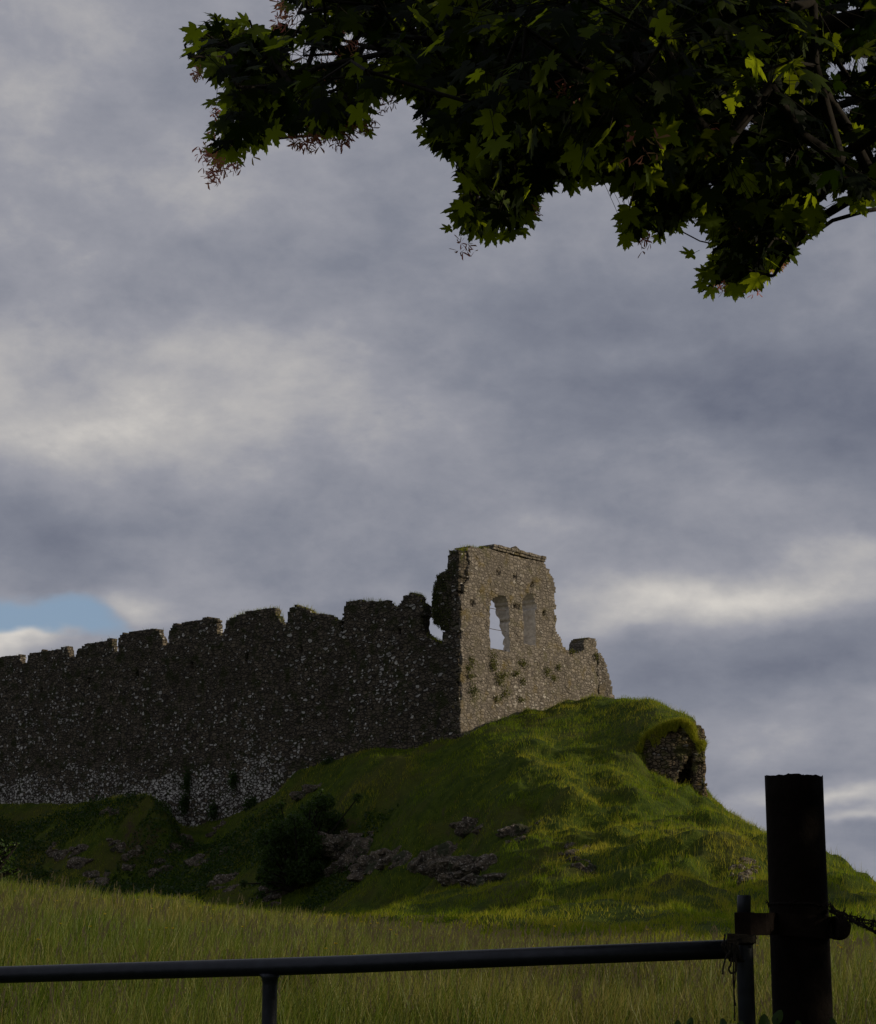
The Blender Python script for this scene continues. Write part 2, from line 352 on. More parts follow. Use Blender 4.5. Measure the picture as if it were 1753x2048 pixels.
for px, py in [(960, 1456), (1000, 1440), (1060, 1428)]:
    pts.append((*(CORNER + D2 * float(plane_hit(px, py, CORNER, D2)[0])), float(plane_hit(px, py, CORNER, D2)[1])))
for q in [(0, 0, 0), (-3, 4.5, 0), (3, 4.5, 0), (-12, 0, .1), (12, 0, 0), (0, -20, 0), (-30, -20, 0), (30, -20, 0), (-60, 38, 1.5), (60, 38, -2), (-75, 150, 7), (60, 126, -4),
          (0, 165, 10), (-50, 175, 6), (40, 170, -2), (-25, 155, 8), (4, 132, 12), (60, 76, -4), (34, 76, -2),
          (18.5, 117, 5.0), (24, 125, 2.5), (20, 135, 3.5), (30, 118, -.5), (12, 135, 8), (30, 142, -2.5), (40, 100, -4)]: pts.append(q)
pts = np.array(pts, float)
SC_ = 38.0
def _U(d2): return np.where(d2 > 1e-12, .5 * d2 * np.log(np.maximum(d2, 1e-12)), 0.0)
XY = pts[:, :2] / SC_; n_ = len(XY)
K = _U(((XY[:, None] - XY[None]) ** 2).sum(-1)) + np.eye(n_) * 2e-4
Q = np.hstack([np.ones((n_, 1)), XY]); Am = np.block([[K, Q], [Q.T, np.zeros((3, 3))]])
W = np.linalg.solve(Am, np.concatenate([pts[:, 2], np.zeros(3)]))
def tps(x, y):
    x = np.asarray(x, float).ravel() / SC_; y = np.asarray(y, float).ravel() / SC_; o_ = np.zeros(len(x))
    for i in range(0, len(x), 40000):
        s_ = slice(i, i + 40000)
        K_ = _U((x[s_, None] - XY[None, :, 0]) ** 2 + (y[s_, None] - XY[None, :, 1]) ** 2)
        o_[s_] = K_ @ W[:-3] + W[-3] + W[-2] * x[s_] + W[-1] * y[s_]
    return o_
RX = [3, 5, 7, 9, 10.5, 11.8, 13.0, 14.2, 15.3, 16.3]
def _ridge():
    o_ = []
    for x_ in RX:
        Yr = 86.5 * YS; px_ = CX + x_ / Yr * F * .995
        py_ = np.interp(px_, [970, 1000, 1060, 1100, 1150, 1200, 1240, 1290, 1320, 1345, 1375, 1400, 1420], [1480, 1476, 1466, 1460, 1454, 1446, 1430, 1408, 1410, 1420, 1430, 1440, 1450])
        o_.append(max(0.05, float(P(px_, py_, Yr)[2]) - float(tps(np.array([x_]), np.array([Yr]))[0])))
    return o_
RH = _ridge(); print('ridge', RH)
def mound(x, y):
    y = y / YS
    e = .9 * fbm(x * .5, y * .5, s=5, o=3)
    xe = 15.5 + .12 * e
    sx_ = sstep(1.0, 4.0, x) * (1 - sstep(xe - .5, xe, x))
    wd = 1.1 + (11.0 - 1.1) * (1 - sstep(9.3, 12.8, x))
    yf = 82.6 + .3 * e + .25 * np.maximum(0, x - 12)
    sy_ = sstep(yf - wd, yf, y) * (1 - sstep(90, 100, y))
    h = np.interp(x, RX, RH)
    return h * sx_ * sy_
def H(x, y, detail=True):
    sh = np.shape(x); x = np.asarray(x, float).ravel(); y = np.asarray(y, float).ravel()
    cx_, cy_ = np.clip(x, -80, 70), np.clip(y, -25, 180)
    z = tps(cx_, cy_) + mound(x, y)
    far = np.hypot(x - cx_, y - cy_); z = z * (1 - sstep(0, 150, far)) - 11 * sstep(0, 150, far)
    z = z + 1.5 * fbm(x / 90, y / 90, s=90, o=3) * sstep(60, 300, far)
    hill = sstep(43, 70, y) * (1 - sstep(150, 165, y)) * (1 - sstep(50, 70, np.abs(x)))
    # stay calm right where the castle stands
    u2 = (x - CORNER[0]) * D2[0] + (y - CORNER[1]) * D2[1]
    n = .50 * fbm(x / 4.6, y / 6.5, s=1, o=3) + .34 * fbm(x / 1.7, y / 2.8, s=2, o=4) * sstep(-12, 4, x + 4 * vnoise(x / 9, y / 9, s=12)) + .15 * fbm(x / 1.4, y / 2, s=22, o=3)
    # sheep terraces: soft steps running along the slope
    ph = z * 1.5 + 1.3 * fbm(x / 6, y / 6, s=3, o=3)
    st = (ph - np.floor(ph)); n = n + .55 * (sstep(.45, 1.0, st) - st) * (.55 + .45 * vnoise(x / 5, y / 5, s=8)) * sstep(-8, 8, x)
    wall_near = np.exp(-((x - CORNER[0]) * N1[0] + (y - CORNER[1]) * N1[1]) ** 2 / 3.0)
    crest = np.exp(-((y / YS - 86) / 4.5) ** 2) * sstep(0, 3, x)
    z = z + n * hill * (1 - .6 * wall_near) * (1 - .85 * crest)
    z = z + (1 - hill) * .05 * fbm(x / 1.9, y / 1.9, s=4, o=3)
    return z.reshape(sh)
def hit(px, py, y0=25.0, y1=160.0):
    Ys = np.arange(y0, y1, .15); q = P(np.full_like(Ys, px), np.full_like(Ys, py), Ys)
    d = q[:, 2] - H(q[:, 0], q[:, 1]); k = np.argmax(d < 0)
    if d[k] >= 0: k = int(np.argmin(d))
    return q[k]
ang = np.concatenate([np.linspace(-180, -24, 60)[:-1], np.linspace(-24, 24, 470), np.linspace(24, 180, 60)[1:-1]])
rad = np.concatenate([[.01], np.linspace(1, 24, 60)[:-1], np.linspace(24, 70, 150)[:-1], np.linspace(70, 150, 470)[:-1], 150 + 3000 * (np.linspace(0, 1, 50)) ** 2.2])
AA, RR = np.meshgrid(np.radians(ang), rad, indexing='ij'); gx, gy = RR * np.sin(AA), RR * np.cos(AA)
gz = H(gx, gy); na, nr = gx.shape
I = np.arange(na * nr).reshape(na, nr); I2 = np.roll(I, -1, 0)
Fq = np.stack([I[:, :-1], I[:, 1:], I2[:, 1:], I2[:, :-1]], -1).reshape(-1, 4)
g = mesh('ground', np.stack([gx, gy, gz], -1).reshape(-1, 3), Fq, M['turf'], smooth=True); props(g, kind='structure')

# ------------------------------------------------------------------ grass
def blades(name, x, y, h, wd, tone, lean, mat, zoff=-.03, z=None):
    n = len(x); z = H(x, y) if z is None else z
    a = rng.uniform(0, 2 * math.pi, n); fa = rng.normal(0, 1.0, n)      # blade faces roughly the viewer but turned at random
    wx, wy = np.cos(fa) * wd / 2, np.sin(fa) * wd / 2
    lx, ly = np.cos(a) * lean * h, np.sin(a) * lean * h
    lx = lx + .10 * h
    base = np.stack([x, y, z + zoff], -1)
    mid = base + np.stack([lx * .3, ly * .3, h * .55], -1); tip = base + np.stack([lx, ly, h], -1)
    wv = np.stack([wx, wy, np.zeros(n)], -1)
    V = np.stack([base - wv, base + wv, mid + wv * .75, mid - wv * .75, tip], 1).reshape(-1, 3)
    k = np.arange(n) * 5
    Fc = np.concatenate([np.stack([k, k + 1, k + 2], -1), np.stack([k, k + 2, k + 3], -1), np.stack([k + 3, k + 2, k + 4], -1)])
    return mesh(name, V, Fc, mat, attrs={'tone': ('FLOAT', np.repeat(tone, 5))})
n = 190000
Yb = 8 * (44 / 8) ** rng.random(n); xb = (rng.uniform(-120, 1880, n) - CX) / F * Yb
cl_ = fbm(xb / .9, Yb / 1.4, s=21, o=3)
keep = Yb < 36
tone = np.clip(.24 + .34 * fbm(xb / 2.5, Yb / 3.5, s=31, o=3) + rng.normal(0, .30, n), 0, 1)
hb = (.18 + .13 * cl_ + rng.uniform(-.09, .20, n)).clip(.07, .55)
o = blades('meadow_grass', xb, Yb, hb, rng.uniform(.003, .007, n) * (1 + Yb / 26), tone, rng.uniform(.05, .45, n), M['meadow'])
props(o, 'tall mixed green and straw meadow grass behind the gate', 'grass', kind='stuff')
n = 420000
Yb = rng.uniform(36, 146, n); xb = (rng.uniform(-60, 1860, n) - CX) / F * Yb
tuft = fbm(xb / .8, Yb / .8, s=41, o=3); side = (xb - CORNER[0]) * N1[0] + (Yb - CORNER[1]) * N1[1]
keep = (side < -.1) | (((xb - CORNER[0]) * D2[1] - (Yb - CORNER[1]) * D2[0]) > .2)
keep &= rng.random(n) < .45 + .7 * tuft + .2
xb, Yb, tuft = xb[keep], Yb[keep], tuft[keep]; n = len(xb)
hb = (.15 + .13 * tuft + rng.uniform(-.05, .11, n)).clip(.05, .45)
tone = np.clip(.22 + .60 * fbm(xb / 4, Yb / 5, s=51, o=4) + rng.normal(0, .27, n), 0, 1)
o = blades('hill_grass', xb, Yb, hb, rng.uniform(.012, .03, n), tone, rng.uniform(.2, .9, n), M['hillgrass'])
props(o, 'short tufted grass covering the castle hill', 'grass', kind='stuff')
# extra long pale stalks on the hill's right skyline and slope
n = 5000
Yb = rng.uniform(57, 111, n); xb = (rng.uniform(1050, 1800, n) - CX) / F * Yb
o = blades('hill_grass_stalks', xb, Yb, rng.uniform(.25, .6, n), np.full(n, .011), np.clip(rng.normal(.8, .2, n), 0, 1), rng.uniform(.1, .5, n), M['hillgrass'])
props(o, 'thin pale grass stalks standing up along the hill slope', 'grass', kind='stuff')
# seed heads
n = 4200
Yb = 8.5 * (41 / 8.5) ** (rng.random(n) ** .8); xb = (rng.uniform(-100, 1850, n) - CX) / F * Yb
kp = rng.random(n) < np.clip(.5 + .7 * fbm(xb / 2.2, Yb / 3, s=61, o=2), .08, 1); xb, Yb = xb[kp], Yb[kp]; n = len(xb)
zb = H(xb, Yb); hs = rng.uniform(.24, .50, n); a = rng.uniform(0, 2 * math.pi, n); ln = rng.uniform(.03, .14, n)
V, Fc, tn = [], [], []; k = 0
for i in range(n):
    bx_, by_, bz_ = xb[i], Yb[i], zb[i]; dx, dy = math.cos(a[i]) * ln[i] + .05, math.sin(a[i]) * ln[i]; h = hs[i]; s_ = .0016 + Yb[i] * .00011
    top = (bx_ + dx, by_ + dy, bz_ + h)
    V += [(bx_ - s_, by_, bz_), (bx_ + s_, by_, bz_), (top[0], top[1], top[2])]; Fc.append((k, k + 1, k + 2)); k += 3; tn += [.9] * 3
    L = random.uniform(.05, .12); wide = random.random() < .5; tone_ = random.random()
    for j in range(9):
        f_ = j / 8; cx0 = top[0] - dx * .2 * f_ + random.uniform(-1, 1) * (.022 if wide else .006) * (f_ + .2); cz0 = top[2] - L * f_; cy0 = top[1] + random.uniform(-1, 1) * .015
        r_ = random.uniform(.003, .006) * (1 + Yb[i] / 26); q = random.uniform(-.6, .6)
        V += [(cx0 - r_ * .5, cy0, cz0), (cx0, cy0 + r_ * q, cz0 - r_ * 2), (cx0 + r_ * .5, cy0, cz0), (cx0 + r_ * q, cy0, cz0 + r_ * 2)]
        Fc.append((k, k + 1, k + 2)); Fc.append((k, k + 2, k + 3)); k += 4; tn += [tone_] * 4
o = mesh('grass_seed_heads', V, np.array(Fc), M['seed'], attrs={'tone': ('FLOAT', tn)})
props(o, 'brown feathery seed heads on tall meadow grass stems', 'grass', kind='stuff')
# buttercups
mb = MB(); mb2 = MB()
for i in range(150):
    Y0 = random.uniform(11, 32); x0 = (random.uniform(-50, 1800) - CX) / F * Y0; z0 = float(H(np.array([x0]), np.array([Y0]))[0]); h = random.uniform(.30, .46)
    mb.tube([(x0, Y0, z0), (x0 + .02, Y0, z0 + h)], .0015, 3, cap=False)
    c0 = np.array([x0 + .02, Y0, z0 + h])
    for j in range(5):
        q = j * 1.2566 + random.random(); d = np.array([math.cos(q), math.sin(q), .75]) * .012; e = np.array([-math.sin(q), math.cos(q), 0]) * .008
        mb2.add([c0, c0 + d * .7 + e, c0 + d * 1.2, c0 + d * .7 - e], [(0, 1, 2, 3)])
fl = mb2.build('buttercup_flowers', M['petal']); props(fl, 'tiny yellow buttercup flowers scattered through the meadow', 'flowers', kind='stuff')
st_ = mb.build('flower_stems', M['shrub'], fl)

# ------------------------------------------------------------------ masonry walls from a grid of stones
def inside(poly, x, y):
    poly = np.asarray(poly, float); r = np.zeros(np.shape(x), bool); j = len(poly) - 1
    for i in range(len(poly)):
        xi, yi, xj, yj = *poly[i], *poly[j]
        if yi != yj: r ^= ((yi > y) != (yj > y)) & (x < (xj - xi) * (y - yi) / (yj - yi) + xi)
        j = i
    return r
def masonry(O, D, N, outline_px, cell, thick, zmin, part_fn, parent, mats, holes=(), recess=(), rough=.05, seed=0, edge=.5, lichen=None, reveal=None, bulge=None, hit_fn=None):
    """outline in picture pixels is carried onto the wall's own plane; cells inside become stonework of real thickness.
    part_fn(u, z) -> part index per cell; returns list of objects' (V, F) by part"""
    hf = hit_fn or (lambda a, b: plane_hit(a, b, O, D)[:2])
    cv = lambda poly: np.array([[*map(float, hf(a, b))] for a, b in poly])
    ol = cv(outline_px); hl = [cv(h) for h in holes]
    u0, u1 = ol[:, 0].min() - cell, ol[:, 0].max() + cell; z1 = ol[:, 1].max() + cell
    nu, nz = int((u1 - u0) / cell) + 1, int((z1 - zmin) / cell) + 1
    uc, zc = np.meshgrid(u0 + (np.arange(nu) + .5) * cell, zmin + (np.arange(nz) + .5) * cell, indexing='ij')
    # ragged outline: stones stick out or are missing along the edge
    ju = edge * cell * fbm(uc / .35, zc / .22, s=seed + 1, o=2) + edge * cell * 1.2 * vnoise(uc / .8, zc / .7, s=seed + 5)
    jz = edge * cell * .8 * fbm(uc / .35, zc / .22, s=seed + 9, o=2)
    mk = inside(ol, uc + ju, zc + jz).astype(int)
    for h in hl: mk[inside(h, uc + ju * .5, zc + jz * .4)] = 0
    for (rpx, rpy, rw, rh, rd) in recess:
        ru, rz = map(float, hf(rpx, rpy))
        q = (np.abs(uc - ru) < rw / 2) & (np.abs(zc - rz) < rh / 2) & (mk == 1); mk[q] = 2
    part = part_fn(uc, zc)
    uv_, zv_ = np.meshgrid(u0 + np.arange(nu + 1) * cell, zmin + np.arange(nz + 1) * cell, indexing='ij')
    uj = uv_ + cell * .28 * vnoise(uv_ / cell * .9, zv_ / cell * .9, s=seed + 11); zj = zv_ + cell * .28 * vnoise(uv_ / cell * .9, zv_ / cell * .9, s=seed + 12)
    df = -rough * (fbm(uv_ / .33, zv_ / .2, s=seed + 13, o=3) + .9 * fbm(uv_ / 2.2, zv_ / 1.6, s=seed + 14, o=2))
    if bulge is not None: df = df + bulge(uv_, zv_)
    tk = thick(uv_, zv_) if callable(thick) else np.full(uv_.shape, float(thick)); tk = tk + rough * 1.6 * fbm(uv_ / .5, zv_ / .4, s=seed + 15, o=2)
    rdv = 1.05
    def pos(u, z, d): return np.stack([O[0] + D[0] * u + N[0] * d, O[1] + D[1] * u + N[1] * d, z], -1)
    res = {}
    def bucket(k): return res.setdefault(k, {'v': [], 'f': [], 'uv': [], 'map': {}})
    def vid(b_, i, j, layer):
        key = (i, j, layer)
        if key not in b_['map']:
            d = df[i, j] if layer == 0 else (df[i, j] + rdv if layer == 2 else tk[i, j] if layer == 1 else df[i, j] + (tk[i, j] - df[i, j]) * (layer - 10) / 4)
            b_['map'][key] = len(b_['v']); b_['v'].append(pos(uj[i, j], zj[i, j], d)); b_['uv'].append((uj[i, j], d, zj[i, j]))
        return b_['map'][key]
    for i in range(nu):
        for j in range(nz):
            if mk[i, j] == 0: continue
            b_ = bucket(int(part[i, j])); f = b_['f']; fr = 0 if mk[i, j] == 1 else 2
            cs = [(i, j), (i + 1, j), (i + 1, j + 1), (i, j + 1)]
            f.append([vid(b_, a, c_, fr) for a, c_ in cs]); f.append([vid(b_, a, c_, 1) for a, c_ in cs][::-1])
            for (di, dj, e) in ((-1, 0, (0, 3)), (1, 0, (2, 1)), (0, -1, (1, 0)), (0, 1, (3, 2))):
                ii, jj = i + di, j + dj
                nb = mk[ii, jj] if 0 <= ii < nu and 0 <= jj < nz else 0
                p1, p2 = cs[e[0]], cs[e[1]]
                if nb == 0:
                    bb = b_
                    if reveal is not None:
                        rk = reveal(uc[i, j], zc[i, j])
                        if rk is not None: bb = bucket(rk)
                    lay = [fr, 11, 12, 13, 1]
                    for a, c_ in zip(lay[:-1], lay[1:]): bb['f'].append([vid(bb, *p1, a), vid(bb, *p2, a), vid(bb, *p2, c_), vid(bb, *p1, c_)])
                elif nb != mk[i, j] and mk[i, j] == 2:
                    f.append([vid(b_, *p1, 2), vid(b_, *p2, 2), vid(b_, *p2, 0), vid(b_, *p1, 0)])
    objs = {}
    for k, b_ in res.items():
        uv = np.array(b_['uv']); V = np.array(b_['v'])
        li = lichen(uv[:, 0], uv[:, 2]) if lichen is not None else np.full(len(uv), .12)
        nm, mt, par = mats(k)
        objs[k] = mesh(nm, V, np.array(b_['f']), mt, par, attrs={'suv': ('FLOAT_VECTOR', uv), 'lichen': ('FLOAT', li)}) if par is not None else (V, b_['f'], uv, li)
        if par is None:
            objs[k] = mesh(nm, V, np.array(b_['f']), mt, None, attrs={'suv': ('FLOAT_VECTOR', uv), 'lichen': ('FLOAT', li)})
    return objs
castle = thing('castle_ruin', (float(CORNER[0]), float(CORNER[1]), float(H(CORNER[:1], CORNER[1:])[0])),
               'roofless grey-brown stone castle ruin with battlements and tall windowed wall on the green hill', 'castle')
top1 = [(-110, 1327), (0, 1316), (25, 1311), (40, 1311), (42, 1327), (53, 1325), (54, 1312), (60, 1306), (100, 1300), (136, 1293), (138, 1316), (151, 1313), (153, 1300), (170, 1288),
        (224, 1277), (226, 1302), (236, 1300), (237, 1275), (245, 1268), (300, 1257), (316, 1258), (320, 1272), (324, 1290), (337, 1287), (338, 1262), (346, 1250), (400, 1240), (412, 1236),
        (433, 1240), (436, 1270), (448, 1268), (450, 1250), (456, 1238), (490, 1225), (545, 1214), (552, 1228), (560, 1245), (568, 1252), (576, 1246), (580, 1215), (590, 1210), (605, 1214),
        (625, 1226), (660, 1232), (668, 1240), (686, 1241), (688, 1215), (696, 1204), (730, 1200), (775, 1202), (783, 1213), (798, 1214), (808, 1196), (822, 1186), (836, 1189), (845, 1208),
        (843, 1240), (843, 1262), (852, 1272), (882, 1288), (888, 1284), (886, 1262), (868, 1246), (863, 1215), (868, 1175), (876, 1150), (893, 1142), (896, 1124), (893, 1118), (902, 1102),
        (912, 1098), (917, 1097)]
ol1 = top1 + [(917, 1560), (700, 1620), (400, 1800), (-110, 1800)]
sill_px = [(-110, 1340), (48, 1327), (145, 1316), (232, 1303), (332, 1290), (443, 1271), (570, 1254), (688, 1243), (798, 1218), (850, 1200), (930, 1000)]
su = np.array([[*map(float, plane_hit(a, b_, CORNER, D1)[:2])] for a, b_ in sill_px]); su = su[np.argsort(su[:, 0])]
mer_px = [-110, 47, 144, 231, 330, 442, 570, 687, 798, 851]
mer_u = [float(plane_hit(a, 1300, CORNER, D1)[0]) for a in mer_px]
def part1(u, z):
    s_ = np.interp(u, su[:, 0], su[:, 1]); k = np.zeros(u.shape, int)
    for i in range(len(mer_u) - 1):
        k[(u <= mer_u[i]) & (u > mer_u[i + 1]) & (z > s_)] = i + 1
    return k
lu = lambda a, b_: tuple(map(float, plane_hit(a, b_, CORNER, D1)[:2]))
base_l = np.array(sorted([lu(a, b_) for a, b_ in [(-110, 1530), (60, 1545), (180, 1550), (280, 1555), (360, 1545), (440, 1530), (520, 1500), (565, 1500), (640, 1508), (720, 1503), (800, 1500), (921, 1500)]]))
edge_u = lu(568, 1560)[0]
cl1 = [(*lu(120, 1420), 2.6, 1.8, .24), (*lu(500, 1460), 2.0, 1.2, .34), (*lu(800, 1320), 2.6, 1.2, .24), (*lu(330, 1480), 4, 1.2, .10), (*lu(700, 1400), 4, 3, .05), (*lu(60, 1480), 3, 1.3, .12)]
def lich1(u, z):
    b_ = np.interp(u, base_l[:, 0], base_l[:, 1]); n = fbm(u / 1.1, z / .8, s=71, o=4)
    amp = np.where(u > edge_u, 1.0, .38)
    v = sstep(-1.0, 1.6, (b_ - z) / 1.0 + 1.2 * n) * amp * .92
    v = v * (.62 + .5 * sstep(-.7, .5, fbm(u / 2.2, z / 1.3, s=73, o=3))) + .09 + .07 * n
    for (cu, cz, sx_, sz_, a) in cl1: v = v + a * np.exp(-((u - cu) / sx_) ** 2 - ((z - cz) / sz_) ** 2) * (1 + n)
    return np.clip(v, 0, 1)
LBL = {}
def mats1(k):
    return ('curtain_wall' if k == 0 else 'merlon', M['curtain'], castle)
def bulge1(u, z):    # thicker overgrown lump beside the breach
    cu, cz = lu(882, 1200); return -.08 * np.exp(-((u - cu) / .55) ** 2 - ((z - cz) / 1.9) ** 2)
th1 = lambda u, z: .95 - .38 * (z > np.interp(u, su[:, 0], su[:, 1]) - .1) * (u > 2.0) + .9 * np.exp(-((u - lu(880, 1200)[0]) / .6) ** 2) * sstep(lu(880, 1262)[1], lu(880, 1250)[1], z)
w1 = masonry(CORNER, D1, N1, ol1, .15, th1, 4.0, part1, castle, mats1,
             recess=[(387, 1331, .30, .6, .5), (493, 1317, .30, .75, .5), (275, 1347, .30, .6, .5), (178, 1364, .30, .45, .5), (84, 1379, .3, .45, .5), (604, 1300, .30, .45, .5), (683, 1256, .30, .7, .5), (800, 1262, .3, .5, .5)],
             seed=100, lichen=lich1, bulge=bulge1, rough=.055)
merl = ['battered merlon cut by the left edge of the photo', 'rounded merlon, second from the left edge', 'rounded low merlon, third from the left edge', 'squat merlon with broken right end', 'merlon with a small stone on its top',
        'broad merlon topped with grass tufts', 'merlon worn down to a slope on its right', 'flat topped merlon left of the pointed stub', 'pointed broken masonry stub left of the breach']
for i, s_ in enumerate(merl):
    if i + 1 in w1: w1[i + 1]['label'] = s_
# tall windowed wall
ol2 = [(922.5, 1700), (922.5, 1192), (928, 1185), (926, 1170), (936, 1158), (934, 1140), (940, 1128), (938, 1112), (934, 1098), (945, 1093), (968, 1097), (986, 1098), (1088, 1124), (1090, 1136), (1100, 1141), (1107, 1160),
       (1111, 1180), (1111, 1220), (1114, 1258), (1118, 1268), (1125, 1276), (1128, 1294), (1138, 1299), (1150, 1306), (1167, 1304), (1168, 1288), (1171, 1280), (1180, 1276), (1192, 1281), (1195, 1300), (1195, 1700)]
W1h = [(981, 1298), (981, 1212), (984, 1200), (992, 1192), (1003, 1190), (1012, 1195), (1017, 1206), (1020, 1222), (1020, 1303)]
W2h = [(1048, 1287), (1047, 1215), (1048, 1196), (1055, 1184), (1063, 1186), (1070, 1194), (1073, 1212), (1073, 1290)]
lu2 = lambda a, b_: tuple(map(float, plane_hit(a, b_, CORNER, D2)[:2]))
win = []
for hpx, lb in ((W1h, 'wide window with iron bars open to the sky'), (W2h, 'narrower pointed window with plastered side')):
    q = np.array([lu2(a, b_) for a, b_ in hpx]); win.append((q[:, 0].min(), q[:, 0].max(), q[:, 1].min(), q[:, 1].max(), lb))
winobj = []
for (a0, a1, z0, z1_, lb) in win:
    e = bpy.data.objects.new('window', None); C.collection.objects.link(e); e.parent = castle
    pw = np.array([*(CORNER + D2 * (a0 + a1) / 2), z0]); e.location = Vector(pw) - castle.location; e['label'] = lb; winobj.append(e)
bpy.context.view_layer.update()
def rev2(u, z):
    for i, (a0, a1, z0, z1_, _) in enumerate(win):
        if a0 - .35 < u < a1 + .35 and z0 - .3 < z < z1_ + .35: return 50 + i
    return None
def th2(u, z):
    a0, a1, z0, z1_, _ = win[0]
    t_ = np.clip((z - z0) / (z1_ - z0), 0, 1); loc_ = np.exp(-((u - a1) / .9) ** 2 * (u > a1) - ((u - a1) / .5) ** 2 * (u <= a1)) * (z > z0 - .5) * (z < z1_ + .3)
    thin = np.interp(t_, [0, .12, .3, .45, .62, .8, 1], [.50, .55, .52, .75, .95, 1.15, 1.25]) + .08 * fbm(u / .2, z / .2, s=77, o=2)
    base = 1.25
    return base + (thin - base) * np.clip(loc_ * 1.3, 0, 1)
wall2_parent = castle
def mats2(k):
    if k >= 50: return ('window_reveal', M['plaster'], WPAR[k - 50])
    return ('windowed_wall', M['tower'], castle)
class _Par:      # window empties sit two levels down: give mesh() a parent whose world position is known
    pass
WPAR = []
for e in winobj:
    WPAR.append(e)
_old = mesh
def mesh(name, V, Fc, mat=None, parent=None, smooth=False, attrs=None, loc=None):
    o = _old(name, V, Fc, mat, None, smooth, attrs, loc)
    if parent is not None:
        o.parent = parent; wl = Vector((0, 0, 0)); q = parent
        while q is not None: wl += q.location; q = q.parent
        o.location = Vector(loc if loc is not None else (0, 0, 0)) - wl
    return o
def lich2(u, z):
    n = fbm(u / 1.3, z / 1., s=81, o=3); cu, cz = lu2(1060, 1390)
    return np.clip(.02 + .05 * n + .22 * np.exp(-((u - cu) / 3.5) ** 2 - ((z - cz) / 1.3) ** 2), 0, 1)
w2 = masonry(CORNER, D2, N2, ol2, .14, th2, 9.0, lambda u, z: np.zeros(u.shape, int), castle, mats2, holes=[W1h, W2h],
             recess=[(996, 1144, .40, .42, .5), (1029, 1153, .40, .42, .5), (1064, 1167, .40, .42, .5), (1034, 1212, .75, .34, .5), (1089, 1227, .40, .42, .5), (1035, 1283, .40, .24, .5), (945, 1205, .5, .4, .5)],
             seed=300, lichen=lich2, reveal=rev2, rough=.06, edge=.45)
# return wall beyond the stub
O3 = CORNER + D2 * lu2(1195, 1350)[0]; D3 = np.array([.78, .62]); D3 /= np.linalg.norm(D3); N3 = np.array([-D3[1], D3[0]])
ol3 = [(1195.5, 1600), (1195.5, 1300), (1203, 1312), (1214, 1325), (1217, 1345), (1221, 1360), (1225, 1382), (1232, 1405), (1236, 1600)]
masonry(O3, D3, N3, ol3, .15, .9, 8.5, lambda u, z: np.zeros(u.shape, int), castle, lambda k: ('return_wall', M['tower'], castle), seed=500, lichen=lambda u, z: np.full(u.shape, .05), rough=.06)
# cornice
def on2(px, py, d):
    u, z = lu2(px, py); q = CORNER + D2 * u + N2 * d; return np.array([q[0], q[1], z])
mb = MB()
for k, (o1, o2, h0, h1) in enumerate(((-.22, 1.1, .16, .34), (-.13, 1.0, 0.0, .16))):
    nseg = 12
    for s_ in range(nseg):
        f0, f1 = s_ / nseg + .004, (s_ + 1) / nseg - .004; j = random.uniform(-.025, .025); jo = random.uniform(-.03, .03)
        a0 = on2(984 + 104 * f0, 1098 + 26.5 * f0, 0); a1 = on2(984 + 104 * f1, 1098 + 26.5 * f1, 0)
        V = []
        for a in (a0, a1):
            for dd in (o1 + jo, o2):
                for hh in (h0 + .002, h1 + j): V.append((a[0] + N2[0] * dd, a[1] + N2[1] * dd, a[2] + hh))
        mb.add(V, [(0, 1, 3, 2), (4, 6, 7, 5), (0, 4, 5, 1), (2, 3, 7, 6), (0, 2, 6, 4), (1, 5, 7, 3)])
co_ = mb.build('cornice', M['tower'], castle)
def addsuv(o, li=.1):
    me = o.data; n = len(me.vertices); a = np.zeros(n * 3, np.float32); me.vertices.foreach_get('co', a)
    at = me.attributes.new('suv', 'FLOAT_VECTOR', 'POINT'); at.data.foreach_set('vector', a)
    at = me.attributes.new('lichen', 'FLOAT', 'POINT'); at.data.foreach_set('value', np.full(n, li, np.float32))
addsuv(co_)
def rockmesh(c, r, seed, sub=3, flat=.75, planes=14, rough=.10):
    """angular boulder: sphere directions cut by random planes"""
    import bmesh
    bm = bmesh.new(); bmesh.ops.create_icosphere(bm, subdivisions=sub, radius=1.0)
    V = np.array([v.co[:] for v in bm.verts]); Fc = [tuple(v.index for v in f.verts) for f in bm.faces]; bm.free()
    rg = np.random.default_rng(seed); pn = rg.normal(size=(planes, 3)); pn /= np.linalg.norm(pn, axis=1)[:, None]; pd = rg.uniform(.55, 1.0, planes)
    dt = V @ pn.T; rr = np.where(dt > .05, pd[None] / np.maximum(dt, .05), 9).min(1); rr = np.minimum(rr, 1.25)
    rr = rr * (1 + rough * fbm(V[:, 0] * 2.5 + seed, V[:, 1] * 2.5, V[:, 2] * 2.5, o=4, s=seed))
    return V * rr[:, None] * np.asarray(r) + np.asarray(c), Fc
V, Fc = rockmesh(on2(1038, 1101, .3) + [0, 0, .1], (.32, .3, .28), 4); mbq = MB(); mbq.add(V, Fc); o = mbq.build('cornice_stub_stone', M['tower'], castle); addsuv(o)
# iron bars
for y_ in (1216, 1257, 1296):
    a = on2(981, y_ - 2, .28); b_ = on2(1021, y_ + 5, .28); mb = MB(); mb.tube([a, (a + b_) / 2 + [0, 0, -.02], b_], .022, 6); mb.build('iron_bar', M['iron'], winobj[0])

